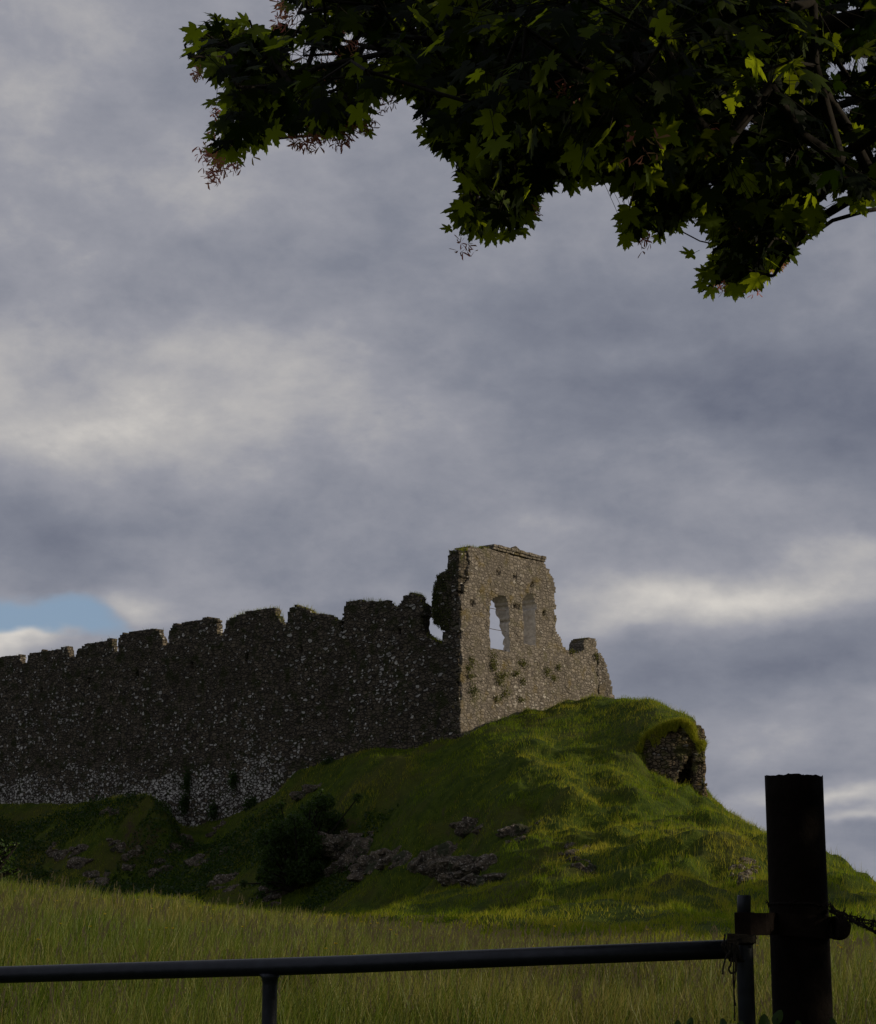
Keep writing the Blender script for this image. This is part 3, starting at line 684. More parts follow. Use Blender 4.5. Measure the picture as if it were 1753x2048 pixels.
# ------------------------------------------------------------------ stump of a wall on the mound
OS = PS(1262, 1540, 81.2)[:2]; DS = PS(1414, 1540, 80.2)[:2] - OS; LS = np.linalg.norm(DS); DS /= LS; NS = np.array([-DS[1], DS[0]])
stump = thing('ruined_wall_stump', (*map(float, OS + DS * 2), float(PS(1340, 1590, 81)[2])), 'overgrown rubble wall stump with a dark hollow, right end of the grassy mound', 'ruined wall')
olS = [(1262, 1540), (1272, 1512), (1282, 1488), (1298, 1470), (1322, 1456), (1352, 1446), (1375, 1446), (1391, 1458), (1398, 1490), (1403, 1530), (1409, 1570), (1414, 1600), (1414, 1700), (1262, 1700)]
hS = [(1352, 1584), (1356, 1552), (1366, 1530), (1380, 1512), (1392, 1508), (1399, 1526), (1404, 1560), (1406, 1620), (1360, 1620)]
masonry(OS, DS, NS, olS, .14, lambda u, z: .75 + .5 * vnoise(u, z, s=3), 4.0, lambda u, z: np.zeros(u.shape, int), stump, lambda k: ('rubble_face', M['stump'], stump), holes=[hS],
        seed=700, lichen=lambda u, z: np.full(u.shape, .07), rough=.13, edge=.7, bulge=lambda u, z: -.25 * np.sin(u * 1.2) + .1 * (z - 9.2) * .6)
OS2 = OS + DS * (LS - .1) + NS * .5; DS2 = np.array([-.05, 1.0]); NS2 = np.array([-1.0, -.05])
def boxhit(a, b_): return a, b_
olQ = [(0, 4), (0, 10.0), (.5, 10.8), (1.6, 11.2), (3.2, 11.1), (4.4, 10.4), (5, 8.2), (5, 4)]
masonry(OS2, DS2, NS2, olQ, .16, .7, 4.0, lambda u, z: np.zeros(u.shape, int), stump, lambda k: ('side_face', M['stump'], stump), seed=800, lichen=lambda u, z: np.full(u.shape, .05), rough=.1, edge=.6, hit_fn=boxhit)
# turf hanging over the stump
n = 9000; uu = rng.uniform(-.1, LS - .02, n); tt = rng.random(n) ** 1.4
topS = np.array([[*map(float, plane_hit(a, b_, OS, DS)[:2])] for a, b_ in olS[:9]])
zz_ = np.interp(uu, topS[:, 0], topS[:, 1]) - tt * (.55 + .5 * fbm(uu / .5, uu * 0, s=6, o=3)); zz_ += .12
pp = OS[None] + DS[None] * uu[:, None] + NS[None] * rng.uniform(-.38, .5, n)[:, None] * (1 - tt * .8)[:, None] - NS[None] * .28 * tt[:, None]
o = blades('overhanging_turf', pp[:, 0], pp[:, 1], rng.uniform(.12, .34, n), rng.uniform(.015, .03, n), np.clip(rng.normal(.55, .25, n), 0, 1), rng.uniform(.3, 1.4, n), M['hillgrass'], z=zz_)
o.parent = stump; o.location = -stump.location; o['kind'] = 'stuff'

# ------------------------------------------------------------------ grass along the wall tops
uu, zz_, oo = [], [], []
tp = np.array([lu(a, b_) for a, b_ in top1[:57]]); 
for _ in range(3600):
    s_ = random.choice([(449, 560, 3), (576, 690, 2), (690, 800, 2), (800, 846, 2), (846, 888, 1), (0, 440, 1), (862, 921, 3), (922, 985, 3), (1128, 1195, 1)][:9])
    if random.random() > s_[2] / 3: continue
    px = random.uniform(s_[0], s_[1])
    if s_[0] >= 922:
        pyt = np.interp(px, [922, 934, 945, 985, 1128, 1150, 1167, 1172, 1185, 1195], [1120, 1098, 1093, 1098, 1294, 1306, 1304, 1280, 1278, 1290]); q = on2(px, pyt, random.uniform(0, .8))
    else:
        if px < 846: pyt = np.interp(px, [a for a, _ in top1[:56]], [b_ for _, b_ in top1[:56]])
        else: pyt = np.interp(px, [846, 852, 882, 888, 892, 898, 921], [1262, 1272, 1287, 1150, 1142, 1110, 1096])
        u, z = lu(px, pyt); q = CORNER + D1 * u + N1 * random.uniform(0, .8); q = np.array([*q, z])
    uu.append(q)
uu = np.array(uu); n = len(uu)
nz_ = .5 + .5 * vnoise(uu[:, 0] / .8, uu[:, 1] / .8, s=17)
o = blades('wall_top_grass', uu[:, 0], uu[:, 1], rng.uniform(.1, .4, n) * (.4 + nz_), np.full(n, .022), np.clip(rng.normal(.45, .3, n), 0, 1), rng.uniform(.1, .8, n), M['hillgrass'], z=uu[:, 2] - .04)
props(o, 'thin grass and weeds growing along the broken wall tops', 'grass', kind='stuff')

# ------------------------------------------------------------------ leaf masses
def leaf_cards(c, size, tone, droop=.3, facing=None):
    """small pointed leaf quads at centres c"""
    n = len(c); d = rng.normal(size=(n, 3)); d[:, 2] -= droop; d /= np.linalg.norm(d, axis=1)[:, None]
    e = rng.normal(size=(n, 3)); e -= d * (e * d).sum(1)[:, None]; e /= np.linalg.norm(e, axis=1)[:, None]
    s_ = size[:, None]; c = np.asarray(c)
    V = np.stack([c - d * s_ * .5, c + e * s_ * .3, c + d * s_ * .55, c - e * s_ * .3], 1).reshape(-1, 3)
    k = np.arange(n) * 4
    Fc = np.concatenate([np.stack([k, k + 1, k + 2], -1), np.stack([k, k + 2, k + 3], -1)])
    return V, Fc, np.repeat(tone, 4)
tuft_px = [(942, 1322, 16, 8, 'dark tuft on the sunlit wall near its corner, highest on that side'), (936, 1338, 12, 6, 'small plant just below the highest tuft near the corner'),
           (984, 1318, 22, 8, 'long trailing plant right below the barred window'), (986, 1335, 14, 8, 'lower end tuft beneath the trailing plant under the barred window'),
           (1045, 1327, 12, 12, 'round green tuft in the wall between the two windows, lower down'), (945, 1382, 22, 10, 'largest dark green tuft low on the wall near the corner'),
           (996, 1352, 12, 10, 'yellowish tuft in the cluster low under the barred window, left one'), (1008, 1349, 10, 7, 'yellowish tuft in the cluster low under the barred window, right one'), (998, 1364, 12, 9, 'lowest tuft of the cluster under the barred window'),
           (1031, 1347, 10, 8, 'olive tuft under the pier between the windows'), (1044, 1362, 14, 7, 'narrow hanging plant under the round green tuft'), (1093, 1344, 16, 9, 'bright tuft below and right of the pointed window'),
           (1106, 1356, 10, 9, 'small tuft touching the bright one, on its lower right'), (1115, 1334, 12, 6, 'small upright tuft furthest right under the pointed window'),
           (1009, 1387, 16, 9, 'dark olive tuft low in the middle of the sunlit wall'), (993, 1397, 10, 8, 'small low tuft left of the dark olive one'), (1041, 1399, 8, 8, 'lone tiny plant low on the sunlit wall'),
           (1191, 1313, 12, 5, 'plant in the corner just under the right-hand stub'), (941, 1354, 12, 7, 'dull tuft above the largest one near the corner'), (1143, 1303, 9, 7, 'weed sprouting on the low broken wall top at right')]
for (px, py, hh, ww, lb) in tuft_px:
    n = int(40 + hh * ww * .9); s1, s2 = ww / 30 / .55, hh / 31
    du = rng.normal(0, s1 * .38, n); dz = rng.normal(0, s2 * .36, n); dd = -np.abs(rng.normal(0, .14, n)) - .03
    u0, z0 = lu2(px, py); q = CORNER[None] + D2[None] * (u0 + du)[:, None] + N2[None] * dd[:, None]
    c = np.column_stack([q, z0 + dz]); V, Fc, tn = leaf_cards(c, rng.uniform(.06, .13, n), np.clip(rng.normal(.3 if ww >= 10 and hh > 20 else .7, .3, n), 0, 1), .8)
    o = mesh('wall_plant', V, Fc, M['ivy'], attrs={'tone': ('FLOAT', tn)}, loc=on2(px, py, 0)); props(o, lb, 'plant', 'plants rooted in the sunlit castle wall')
for (px, py, hh, ww, lb) in [(377, 1565, 30, 10, 'dark weed clump growing in the white speckled wall base above the gully'), (372, 1608, 26, 12, 'dark leafy clump at the very bottom of the wall in the gully'),
                             (470, 1560, 22, 10, 'dark plant in the pale stones left of the square white patch'), (505, 1612, 22, 18, 'low dark weeds against the wall foot right of the gully'), (430, 1622, 20, 12, 'dark weeds between pale stones just right of the gully'),
                             (660, 1526, 12, 14, 'weeds at the foot of the dark wall where the turf rises'), (290, 1600, 12, 16, 'weeds at the wall foot on the left grassy ledge')]:
    n = int(90 + hh * ww * 2.2); s1, s2 = ww / 27, hh / 28
    u0, z0 = lu(px, py); q = CORNER[None] + D1[None] * (u0 + rng.normal(0, s1 * .45, n))[:, None] - N1[None] * (np.abs(rng.normal(0, .2, n)) + .03)[:, None]
    V, Fc, tn = leaf_cards(np.column_stack([q, z0 + rng.normal(0, s2 * .4, n)]), rng.uniform(.08, .18, n), np.clip(rng.normal(.1, .15, n), 0, 1), .6)
    o = mesh('weed_clump', V, Fc, M['shrub'], attrs={'tone': ('FLOAT', tn)}, loc=(*(CORNER + D1 * u0), z0)); props(o, lb, 'plant', 'weeds along the dark wall')
# overgrown lump on the breach side and corner head
n = 5000
c = []
for _ in range(n):
    px = random.uniform(866, 905); py = random.uniform(1138, 1262)
    if inside(np.array(ol1), np.array([px]), np.array([py]))[0] and random.random() < (905 - px) / 43 + .1:
        u, z = lu(px, py); q = CORNER + D1 * u - N1 * (.16 * random.random()); c.append((*q, z + random.uniform(-.1, .1)))
c = np.array(c); V, Fc, tn = leaf_cards(c, rng.uniform(.06, .12, len(c)), np.clip(rng.normal(.2, .25, len(c)), 0, 1), .5)
o = mesh('ivy', V, Fc, M['ivy'], attrs={'tone': ('FLOAT', tn)}, loc=c[0]); props(o, 'dark ivy hanging on the jagged wall edge beside the breach', 'ivy')

def shrub(name, blobs_, nleaf, size, label, cat, stem_base, tone0=.35):
    root = thing(name, stem_base, label, cat)
    cs, tn = [], []
    tot = sum(b_[3] ** 2 for b_ in blobs_)
    for (cx_, cy_, cz_, r_) in blobs_:
        m_ = int(nleaf * r_ ** 2 / tot); d = rng.normal(size=(m_, 3)); d /= np.linalg.norm(d, axis=1)[:, None]
        rr = r_ * (.55 + .5 * rng.random(m_) ** .5); rr = rr * (1 + .33 * fbm(d[:, 0] * 2.5 + cx_, d[:, 1] * 2.5, d[:, 2] * 2.5 + cz_, s=9, o=3))
        kp = vnoise(d[:, 0] * 5 + cx_, d[:, 1] * 5, d[:, 2] * 5 + cz_, s=19) > -.45
        cs.append((np.array([cx_, cy_, cz_]) + d * rr[:, None] * [1, 1, .9])[kp]); tn.append((tone0 + .35 * vnoise(d[:, 0] * 3, d[:, 1] * 3, d[:, 2] * 3, s=4) + rng.normal(0, .15, m_))[kp])
    c = np.concatenate(cs); V, Fc, t_ = leaf_cards(c, rng.uniform(.6, 1.4, len(c)) * size, np.clip(np.concatenate(tn), 0, 1), .4)
    mesh('foliage', V, Fc, M['shrub'], root, attrs={'tone': ('FLOAT', t_)})
    mb = MB()
    for (cx_, cy_, cz_, r_) in blobs_:
        a = np.array(stem_base, float); b_ = np.array([cx_, cy_, cz_]); mb.tube([a - [0, 0, .3], a * .5 + b_ * .5 + [random.uniform(-.2, .2), 0, .1], b_], [.09, .06, .03], 6)
        for _ in range(6):
            d = np.array([random.gauss(0, 1), random.gauss(0, 1), random.gauss(.4, 1)]); d /= np.linalg.norm(d); mb.tube([b_, b_ + d * r_ * .6, b_ + d * r_ * .95], [.025, .015, .006], 4, cap=False)
    mb.build('stem', M['bark'], root)
    return root
bl = []
YB = hit(600, 1765, 50)[1] / YS - .5
for (px, py, r_) in [(635, 1625, 1.15), (672, 1640, .8), (600, 1655, 1.1), (560, 1660, 1.0), (530, 1675, .8), (570, 1700, 1.2), (620, 1690, 1.2), (540, 1715, .8), (590, 1735, .9), (650, 1665, .9), (640, 1600, .6), (560, 1745, 1.0), (610, 1745, 1.0), (645, 1715, .9), (590, 1765, .8), (545, 1765, .6), (635, 1750, .7), (530, 1740, .6)]:
    q = PS(px, py, YB + random.uniform(-1, 1)); bl.append((q[0], q[1], q[2], r_ * .72))
    for _ in range(3): bl.append((q[0] + random.gauss(0, .75), q[1] + random.gauss(0, .5), q[2] + random.gauss(0, .6), r_ * random.uniform(.2, .45)))
shrub('bush', bl, 34000, .13, 'dark green leafy bush on the shaded slope below the castle wall', 'bush', tuple(map(float, (PS(595, 1700, YB)[0], YB * YS, H(np.array([PS(595, 1700, YB)[0]]), np.array([YB * YS]))[0]))))
bl = []
for (px, py, r_) in [(-45, 1712, .62), (-25, 1695, .35), (0, 1698, .24), (12, 1715, .22), (24, 1692, .14), (22, 1742, .18), (-10, 1738, .4), (34, 1690, .09), (36, 1741, .10), (-60, 1755, .6), (-50, 1790, .5)]:
    q = PS(px, py, 34); bl.append((q[0], q[1], q[2], r_ * .8))
qb = PS(-60, 1760, 34); shrub('hawthorn_bush', bl, 1900, .07, 'sprig of light green bush entering at the left edge above the meadow', 'bush', (float(qb[0]), 34.0 * YS, float(H(qb[:1], qb[1:2])[0])), .6)

# ------------------------------------------------------------------ rock outcrops
outs = [('pale knobbly rock, upper left of the two close together near the left edge', [(118, 1702, .55), (128, 1712, .5), (110, 1690, .35)]),
        ('pale vertical rock just right of the knobbly one near the left edge', [(163, 1700, .6), (170, 1722, .55), (158, 1735, .35)]),
        ('tall pale rock face under the grassy ledge, left of the dark gully', [(252, 1690, .55), (266, 1712, .75), (262, 1735, .55), (238, 1682, .4), (280, 1700, .4), (225, 1676, .35)]),
        ('speckled low rocks just above the meadow edge at left', [(185, 1752, .5), (200, 1765, .6), (215, 1750, .4), (178, 1770, .35)]),
        ('rounded pale boulder sitting on grass right of the gully', [(318, 1742, .5), (330, 1740, .35)]),
        ('flat stepped stones climbing out of the gully', [(365, 1680, .45), (350, 1695, .4), (335, 1705, .35), (375, 1690, .35), (322, 1722, .3)]),
        ('grey rocks in the grass midway between gully and bush', [(400, 1717, .55), (413, 1722, .45), (390, 1724, .35)]),
        ('squarish pale rock low down left of the bush', [(452, 1762, .5), (462, 1752, .45), (460, 1778, .5), (445, 1775, .35)]),
        ('small white boulder in grass above the gully', [(455, 1700, .35), (450, 1705, .25)]),
        ('pile of pale stones under the lichened wall right of the gully', [(437, 1655, .35), (446, 1648, .3), (430, 1665, .3)]),
        ('square pale masonry block on the grassy ledge below the wall', [(222, 1618, .4), (236, 1622, .35), (212, 1622, .3)]),
        ('long slanting rock beside the bush top, under the wall', [(628, 1576, .7), (610, 1588, .5), (640, 1570, .4)]),
        ('low broken rocks at the foot of the slope under the bush', [(540, 1782, .55), (560, 1790, .6), (535, 1800, .4), (580, 1780, .4), (552, 1808, .35)]),
        ('wide dark cliff outcrop right beside the bush', [(680, 1700, 1.0), (705, 1690, 1.0), (735, 1705, 1.1), (760, 1718, 1.0), (790, 1712, .9), (815, 1722, .8), (690, 1730, .9), (740, 1738, .9), (745, 1672, .6), (700, 1665, .6)]),
        ('broad speckled outcrop in the centre of the slope', [(865, 1718, .8), (900, 1712, .9), (925, 1730, 1.1), (955, 1735, 1.0), (985, 1725, .7), (940, 1758, .9), (965, 1762, .7), (1005, 1755, .5), (885, 1735, .7)]),
        ('small grey rocks in turf above the central outcrop', [(945, 1650, .6), (962, 1655, .45), (935, 1655, .4)]),
        ('mossy rocks showing through turf right of the small grey ones', [(1030, 1662, .5), (1055, 1660, .5), (1045, 1680, .45)]),
        ('upright pale stones alone in the grass right of centre', [(1146, 1692, .38), (1150, 1705, .4), (1158, 1718, .35), (1160, 1735, .3)]),
        ('narrow pale rock on the sunny slope just left of the post', [(1494, 1722, .28), (1499, 1733, .28), (1504, 1741, .2)]),
        ('dark crumbling rock on the sunny slope left of the post', [(1478, 1735, .3), (1486, 1750, .3), (1490, 1758, .25)])]
for oi, (lb, ls) in enumerate(outs):
    mb = MB(); c0 = None
    for k, (px, py, r_) in enumerate(ls):
        q = hit(px, py + 4, 50, 146); sc = 1.25 if px < 480 else 1.1
        if c0 is None: c0 = q
        for s_ in range(6):
            off = np.array([random.gauss(0, .7), random.gauss(.1, .2), random.gauss(0, .30)]) * r_ if s_ else np.zeros(3)
            rr = r_ * sc * (1 if s_ == 0 else random.uniform(.35, .7))
            V, Fc = rockmesh(q + off + [0, .42 * r_, -.12 * r_], (rr * random.uniform(.8, 1.35), rr * .6, rr * random.uniform(.5, .85)), 1000 + oi * 50 + k * 5 + s_, 4, rough=.20, planes=9); mb.add(V, Fc)
    o = mb.build('rock_outcrop', M['rock'], loc=c0); props(o, lb, 'rocks', 'rock outcrops on the castle hill')

# ------------------------------------------------------------------ gate
def gY(px): return 1 / np.interp(px, [-400, 1490], [1 / (4.36 * 1.04), 1 / 3.83])
gate = thing('field_gate', tuple(map(float, PS(1490, 2250, 3.83))), 'dark tubular steel field gate hanging from the thick post', 'gate')
rail_c = [(-420, 1963), (-100, 1953.5), (0, 1949.8), (262, 1942), (524, 1934.5), (700, 1928.5), (1100, 1912), (1470, 1898)]
mb = MB(); mb.tube([PS(a, b_, float(gY(a))) for a, b_ in rail_c], .0245, 20); mb.build('top_rail', M['steel'], gate, True)
for dz in (.205, .34, .53, .76):
    mb = MB(); mb.tube([PS(a, b_, float(gY(a))) - [0, 0, dz] for a, b_ in rail_c], .0165, 14); mb.build('rail', M['steel'], gate, True)
mb = MB(); a = PS(541, 1934, float(gY(541)) + .001); mb.tube([a - [0, 0, .018], a - [0, 0, .032], a - [0, 0, .05], a - [0, 0, .25], a - [0, 0, .8]], [.033, .0235, .0212, .0212, .0212], 16); mb.build('upright', M['steel'], gate, True)
sA = PS(1488.5, 1872, 3.83); mb = MB(); mb.tube([sA, sA - [0, 0, .02], sA - [0, 0, .9]], [.0232, .0225, .0225], 18); mb.build('hinge_stile', M['steel'], gate, True)
mb = MB(); mb.tube([sA + [0, 0, .004], sA + [0, 0, .0], sA - [0, 0, .018], sA - [0, 0, .024]], [.020, .0275, .0275, .021], 18); mb.build('stile_collar', M['band'], gate, True)
pA = PS(1488.5, 1790, 3.83); mb = MB(); mb.tube([pA - [0, 0, .0], pA - [0, 0, .004], sA + [0, 0, .02]], [.0165, .018, .018], 16); mb.build('hinge_pin', M['steel'], gate, True)
# ------------------------------------------------------------------ post
PY = 3.93 * YS
topc = P(1588, 1557, PY); post = thing('gate_post', (float(topc[0]), PY, float(H(topc[:1], np.array([PY]))[0])), 'thick dark round gate post with a ragged top at the right', 'gate post')
mb = MB(); k = 48; V = []; lev = 40; Fc = []
z_top, z_bot = topc[2], post.location[2] - .3
for i in range(lev):
    f_ = i / (lev - 1); z = z_bot + (z_top - z_bot) * f_; lean = (z - z_top) * .0
    r0 = .0785 * (1.0 + .01 * math.sin(z * 7))
    for j in range(k):
        q = 2 * math.pi * j / k; r = r0 * (1 + .012 * float(vnoise(np.array([math.cos(q) * 3]), np.array([math.sin(q) * 3]), np.array([z * 1.2]), s=3)[0]))
        rag = (.003 + .006 * abs(float(vnoise(np.array([q * 7]), np.array([0.0]), s=2)[0]))) if i == lev - 1 else 0
        V.append((topc[0] + math.cos(q) * r - .012 * (z - z_top) * -1 * .35, PY + math.sin(q) * r, z + rag))
for i in range(lev - 1):
    for j in range(k): Fc.append((i * k + j, i * k + (j + 1) % k, (i + 1) * k + (j + 1) % k, (i + 1) * k + j))
# rough top built in rings
b0 = (lev - 1) * k; prev = b0
for rr_ in (.9, .75, .5, .25):
    st = len(V)
    for j in range(k):
        q = 2 * math.pi * j / k; r = .0785 * rr_
        V.append((topc[0] + math.cos(q) * r, PY + math.sin(q) * r, z_top + .004 + .007 * float(fbm(np.array([math.cos(q) * rr_ * 6]), np.array([math.sin(q) * rr_ * 6]), s=5, o=3)[0])))
    for j in range(k): Fc.append((prev + j, prev + (j + 1) % k, st + (j + 1) % k, st + j))
    prev = st
Fc.append(tuple(prev + j for j in range(k)))
mb.add(V, Fc); mb.build('post_shaft', M['post'], post, True)
# hinge band: strap around the post, flat arm to the gate pin, rolled end sticking out on the right
mb = MB(); hgt_ = .052
def strap(path, half, th):
    V, Fc = [], []
    path = np.array(path); t_ = np.gradient(path, axis=0)
    for i, q in enumerate(path):
        nx, ny = -t_[i][1], t_[i][0]; L = math.hypot(nx, ny); nx /= L; ny /= L
        for s_ in (-th / 2, th / 2):
            for h in (-half, half): V.append((q[0] + nx * s_, q[1] + ny * s_, q[2] + h))
    for i in range(len(path) - 1):
        a, b_ = i * 4, i * 4 + 4
        Fc += [(a, b_, b_ + 1, a + 1), (a + 2, a + 3, b_ + 3, b_ + 2), (a + 1, b_ + 1, b_ + 3, a + 3), (a, a + 2, b_ + 2, b_)]
    n = len(path) * 4; Fc += [(0, 1, 3, 2), (n - 4, n - 2, n - 1, n - 3)]
    return V, Fc
zc_ = (PS(1500, 1848, 3.83))[2]; zr = PS(1668, 1856, 3.85)[2]
cxp = P(1600, 1850, PY)[0]; front = PY - .086
pth = [(PS(1470, 1848, 3.80)[0], 3.80 * YS, zc_), (PS(1500, 1848, 3.80)[0], 3.80 * YS, zc_), (PS(1530, 1848, 3.82)[0], 3.82 * YS, zc_)]
for q in np.linspace(R(215), R(325), 14): pth.append((cxp + math.cos(q) * .088, PY + math.sin(q) * .088, zc_ + (zr - zc_) * (q - R(215)) / R(110)))
pth.append((PS(1672, 1856, 3.87)[0], 3.88 * YS, zr))
V, Fc = strap(pth, .0285, .008); mb.add(V, Fc)
xr = PS(1674, 1856, 3.88)
mb.tube([xr + [-.004, -.02, 0], xr + [.001, -.02, 0], xr + [.001, .012, 0], xr + [-.003, .014, 0]], [.028, .0315, .0315, .028], 24)
mb.build('hinge_band', M['band'], post)
mb = MB(); mb.tube([np.array([pA[0], 3.83 * YS, zc_ - .028]), np.array([pA[0], 3.83 * YS, zc_ + .030])], .0255, 18); mb.build('hinge_eye', M['band'], post, True)

# ------------------------------------------------------------------ barbed wire
mb = MB()
def wire(path, strands, tw, r, barbs):
    path = np.array(path, float); L = np.concatenate([[0], np.cumsum(np.linalg.norm(np.diff(path, axis=0), axis=1))]); S = np.arange(0, L[-1], .006)
    cp = np.stack([np.interp(S, L, path[:, i]) for i in range(3)], -1)
    cp[:, 2] += .004 * fbm(S / .08, S * 0, s=3, o=2)
    for k in range(strands):
        a = S * tw + k * 2 * math.pi / strands; off = np.stack([np.cos(a) * 0 + .3 * np.sin(a), np.cos(a), np.sin(a)], -1) * r * (1.25 + .5 * vnoise(S / .05, S * 0 + k, s=k)[:, None])
        mb.tube(cp + off, r, 5)
    for s_ in np.arange(.02, L[-1], barbs):
        c0 = np.array([np.interp(s_, L, path[:, i]) for i in range(3)])
        for k in range(4):
            d = np.array([random.gauss(0, .7), random.gauss(0, .5), random.gauss(0, 1)]); d /= np.linalg.norm(d)
            mb.tube([c0 + d * -.002, c0 + d * .010, c0 + d * random.uniform(.015, .021)], [.0016, .0014, .0004], 5)
        q = np.linspace(0, 4 * math.pi, 18); mb.tube([c0 + np.array([(t_ - 6) * .001, math.cos(t_) * .005, math.sin(t_) * .005]) for t_ in q], .0013, 5)
wrp = [(cxp - .086 * math.cos(q) if False else cxp + math.cos(q) * .083, PY + math.sin(q) * .083, P(1600, 1808, PY)[2] + .004 * math.sin(q * 2)) for q in np.linspace(R(170), R(350), 20)]
e1 = [PS(1668, 1820, 3.88), PS(1690, 1828, 3.82), PS(1705, 1836, 3.78), PS(1730, 1846, 3.72), PS(1765, 1856, 3.64), PS(1840, 1874, 3.5)]
wire(wrp + e1, 2, 160, .0014, .09)
wire([PS(1660, 1822, 3.9), PS(1690, 1836, 3.80), PS(1720, 1850, 3.74), PS(1760, 1868, 3.66), PS(1840, 1898, 3.5)], 3, 120, .0018, .045)
wire([PS(1664, 1818, 3.9), PS(1696, 1833, 3.80), PS(1740, 1843, 3.72), PS(1840, 1850, 3.5)], 2, 140, .0015, .06)
o = mb.build('barbed_wire', M['wire'], loc=PS(1660, 1822, 3.9)); props(o, 'twisted rusty barbed wire wrapped on the post and running off right', 'barbed wire')
# ------------------------------------------------------------------ twine at the gate corner
mb = MB()
def rope(pp_, r=.0022):
    pp_ = np.array([PS(a, b_, c_) for a, b_, c_ in pp_]); t0 = np.linspace(0, len(pp_) - 1, len(pp_) * 6)
    q = np.stack([np.interp(t0, range(len(pp_)), pp_[:, i]) for i in range(3)], -1)
    for _ in range(2): q[1:-1] = (q[:-2] + 2 * q[1:-1] + q[2:]) / 4
    mb.tube(q, r, 5, wob=.4)
for i in range(16):
    a0 = random.uniform(1450, 1478)
    rope([(a0, 1872 + random.uniform(-4, 10), 3.80), (a0 - random.uniform(0, 12), 1890, 3.79), (a0 + random.uniform(-6, 12), 1915 + random.uniform(-6, 10), 3.80), (a0 + 18, 1922, 3.84), (a0 + 24, 1895, 3.86), (a0 + 12, 1872, 3.85)], .0026)
for i in range(7):
    rope([(1455, 1868 + i * 3, 3.79), (1480, 1870 + i * 2.5, 3.795), (1508, 1872 + i * 2, 3.80), (1512, 1874 + i * 2, 3.84), (1490, 1874, 3.87)], .0026)
rope([(1462, 1900, 3.79), (1452, 1915, 3.79), (1447, 1935, 3.79), (1446, 1949, 3.79)], .0026)
rope([(1464, 1915, 3.79), (1462, 1930, 3.79), (1457, 1938, 3.79), (1462, 1947, 3.79), (1472, 1944, 3.79), (1474, 1928, 3.79), (1468, 1910, 3.79)], .0028)
rope([(1468, 1910, 3.79), (1467, 1960, 3.79), (1469, 2000, 3.79), (1470, 2042, 3.79)], .0021); rope([(1472, 1905, 3.79), (1471, 1950, 3.79), (1468, 1990, 3.79), (1472, 2012, 3.79)], .0018)
rope([(1500, 1874, 3.79), (1510, 1868, 3.79), (1514, 1878, 3.79)], .0016)
o = mb.build('baling_twine', M['twine'], loc=PS(1465, 1890, 3.79)); props(o, 'tangled dark twine knotted round the gate corner with hanging ends', 'twine')

# ------------------------------------------------------------------ foreground bramble leaves at the foot of the post
def disc_leaf(c, r, nrm, up, k=14):
    nrm = np.array(nrm, float); nrm /= np.linalg.norm(nrm); up = np.array(up, float) - nrm * np.dot(up, nrm); up /= np.linalg.norm(up); sx = np.cross(up, nrm)
    V = [np.array(c)]
    for j in range(k):
        q = 2 * math.pi * j / k; rr = r * (1 + .35 * max(0, math.cos(q)) ** 6); V.append(np.array(c) + (up * math.cos(q) * rr + sx * math.sin(q) * rr * .72) - nrm * .12 * rr)
    return V, [(0, j + 1, (j + 1) % k + 1) for j in range(k)]
br = thing('bramble', tuple(map(float, PS(1550, 2300, 3.5))), 'few rounded bramble leaves poking up in front of the post foot', 'bramble')
mb = MB(); ms = MB()
for (px, py, r_) in [(1555, 2036, .017), (1380, 2046, .011), (1357, 2052, .012), (1447, 2048, .012), (1530, 2052, .022), (1600, 2056, .015), (1668, 2050, .014), (1480, 2058, .016), (1410, 2062, .014), (1640, 2066, .018)]:
    Yq = random.uniform(3.35, 3.6); c = PS(px, py, Yq); V, Fc = disc_leaf(c, r_, (random.uniform(-.4, .4), -1, random.uniform(.2, .7)), (random.uniform(-.6, .6), 0, 1)); mb.add(V, Fc)
    ms.tube([c, c + [random.uniform(-.03, .03), .01, -.15], np.array([PS(1550, 2200, 3.5)[0], 3.5 * YS, .2])], [.0012, .002, .003], 5)
mb.build('leaves', M['shrub'], br); ms.build('stem', M['bark'], br)
for o_ in br.children:
    if o_.name.startswith('leaves'):
        me = o_.data; at = me.attributes.new('tone', 'FLOAT', 'POINT'); at.data.foreach_set('value', np.full(len(me.vertices), .05, np.float32))

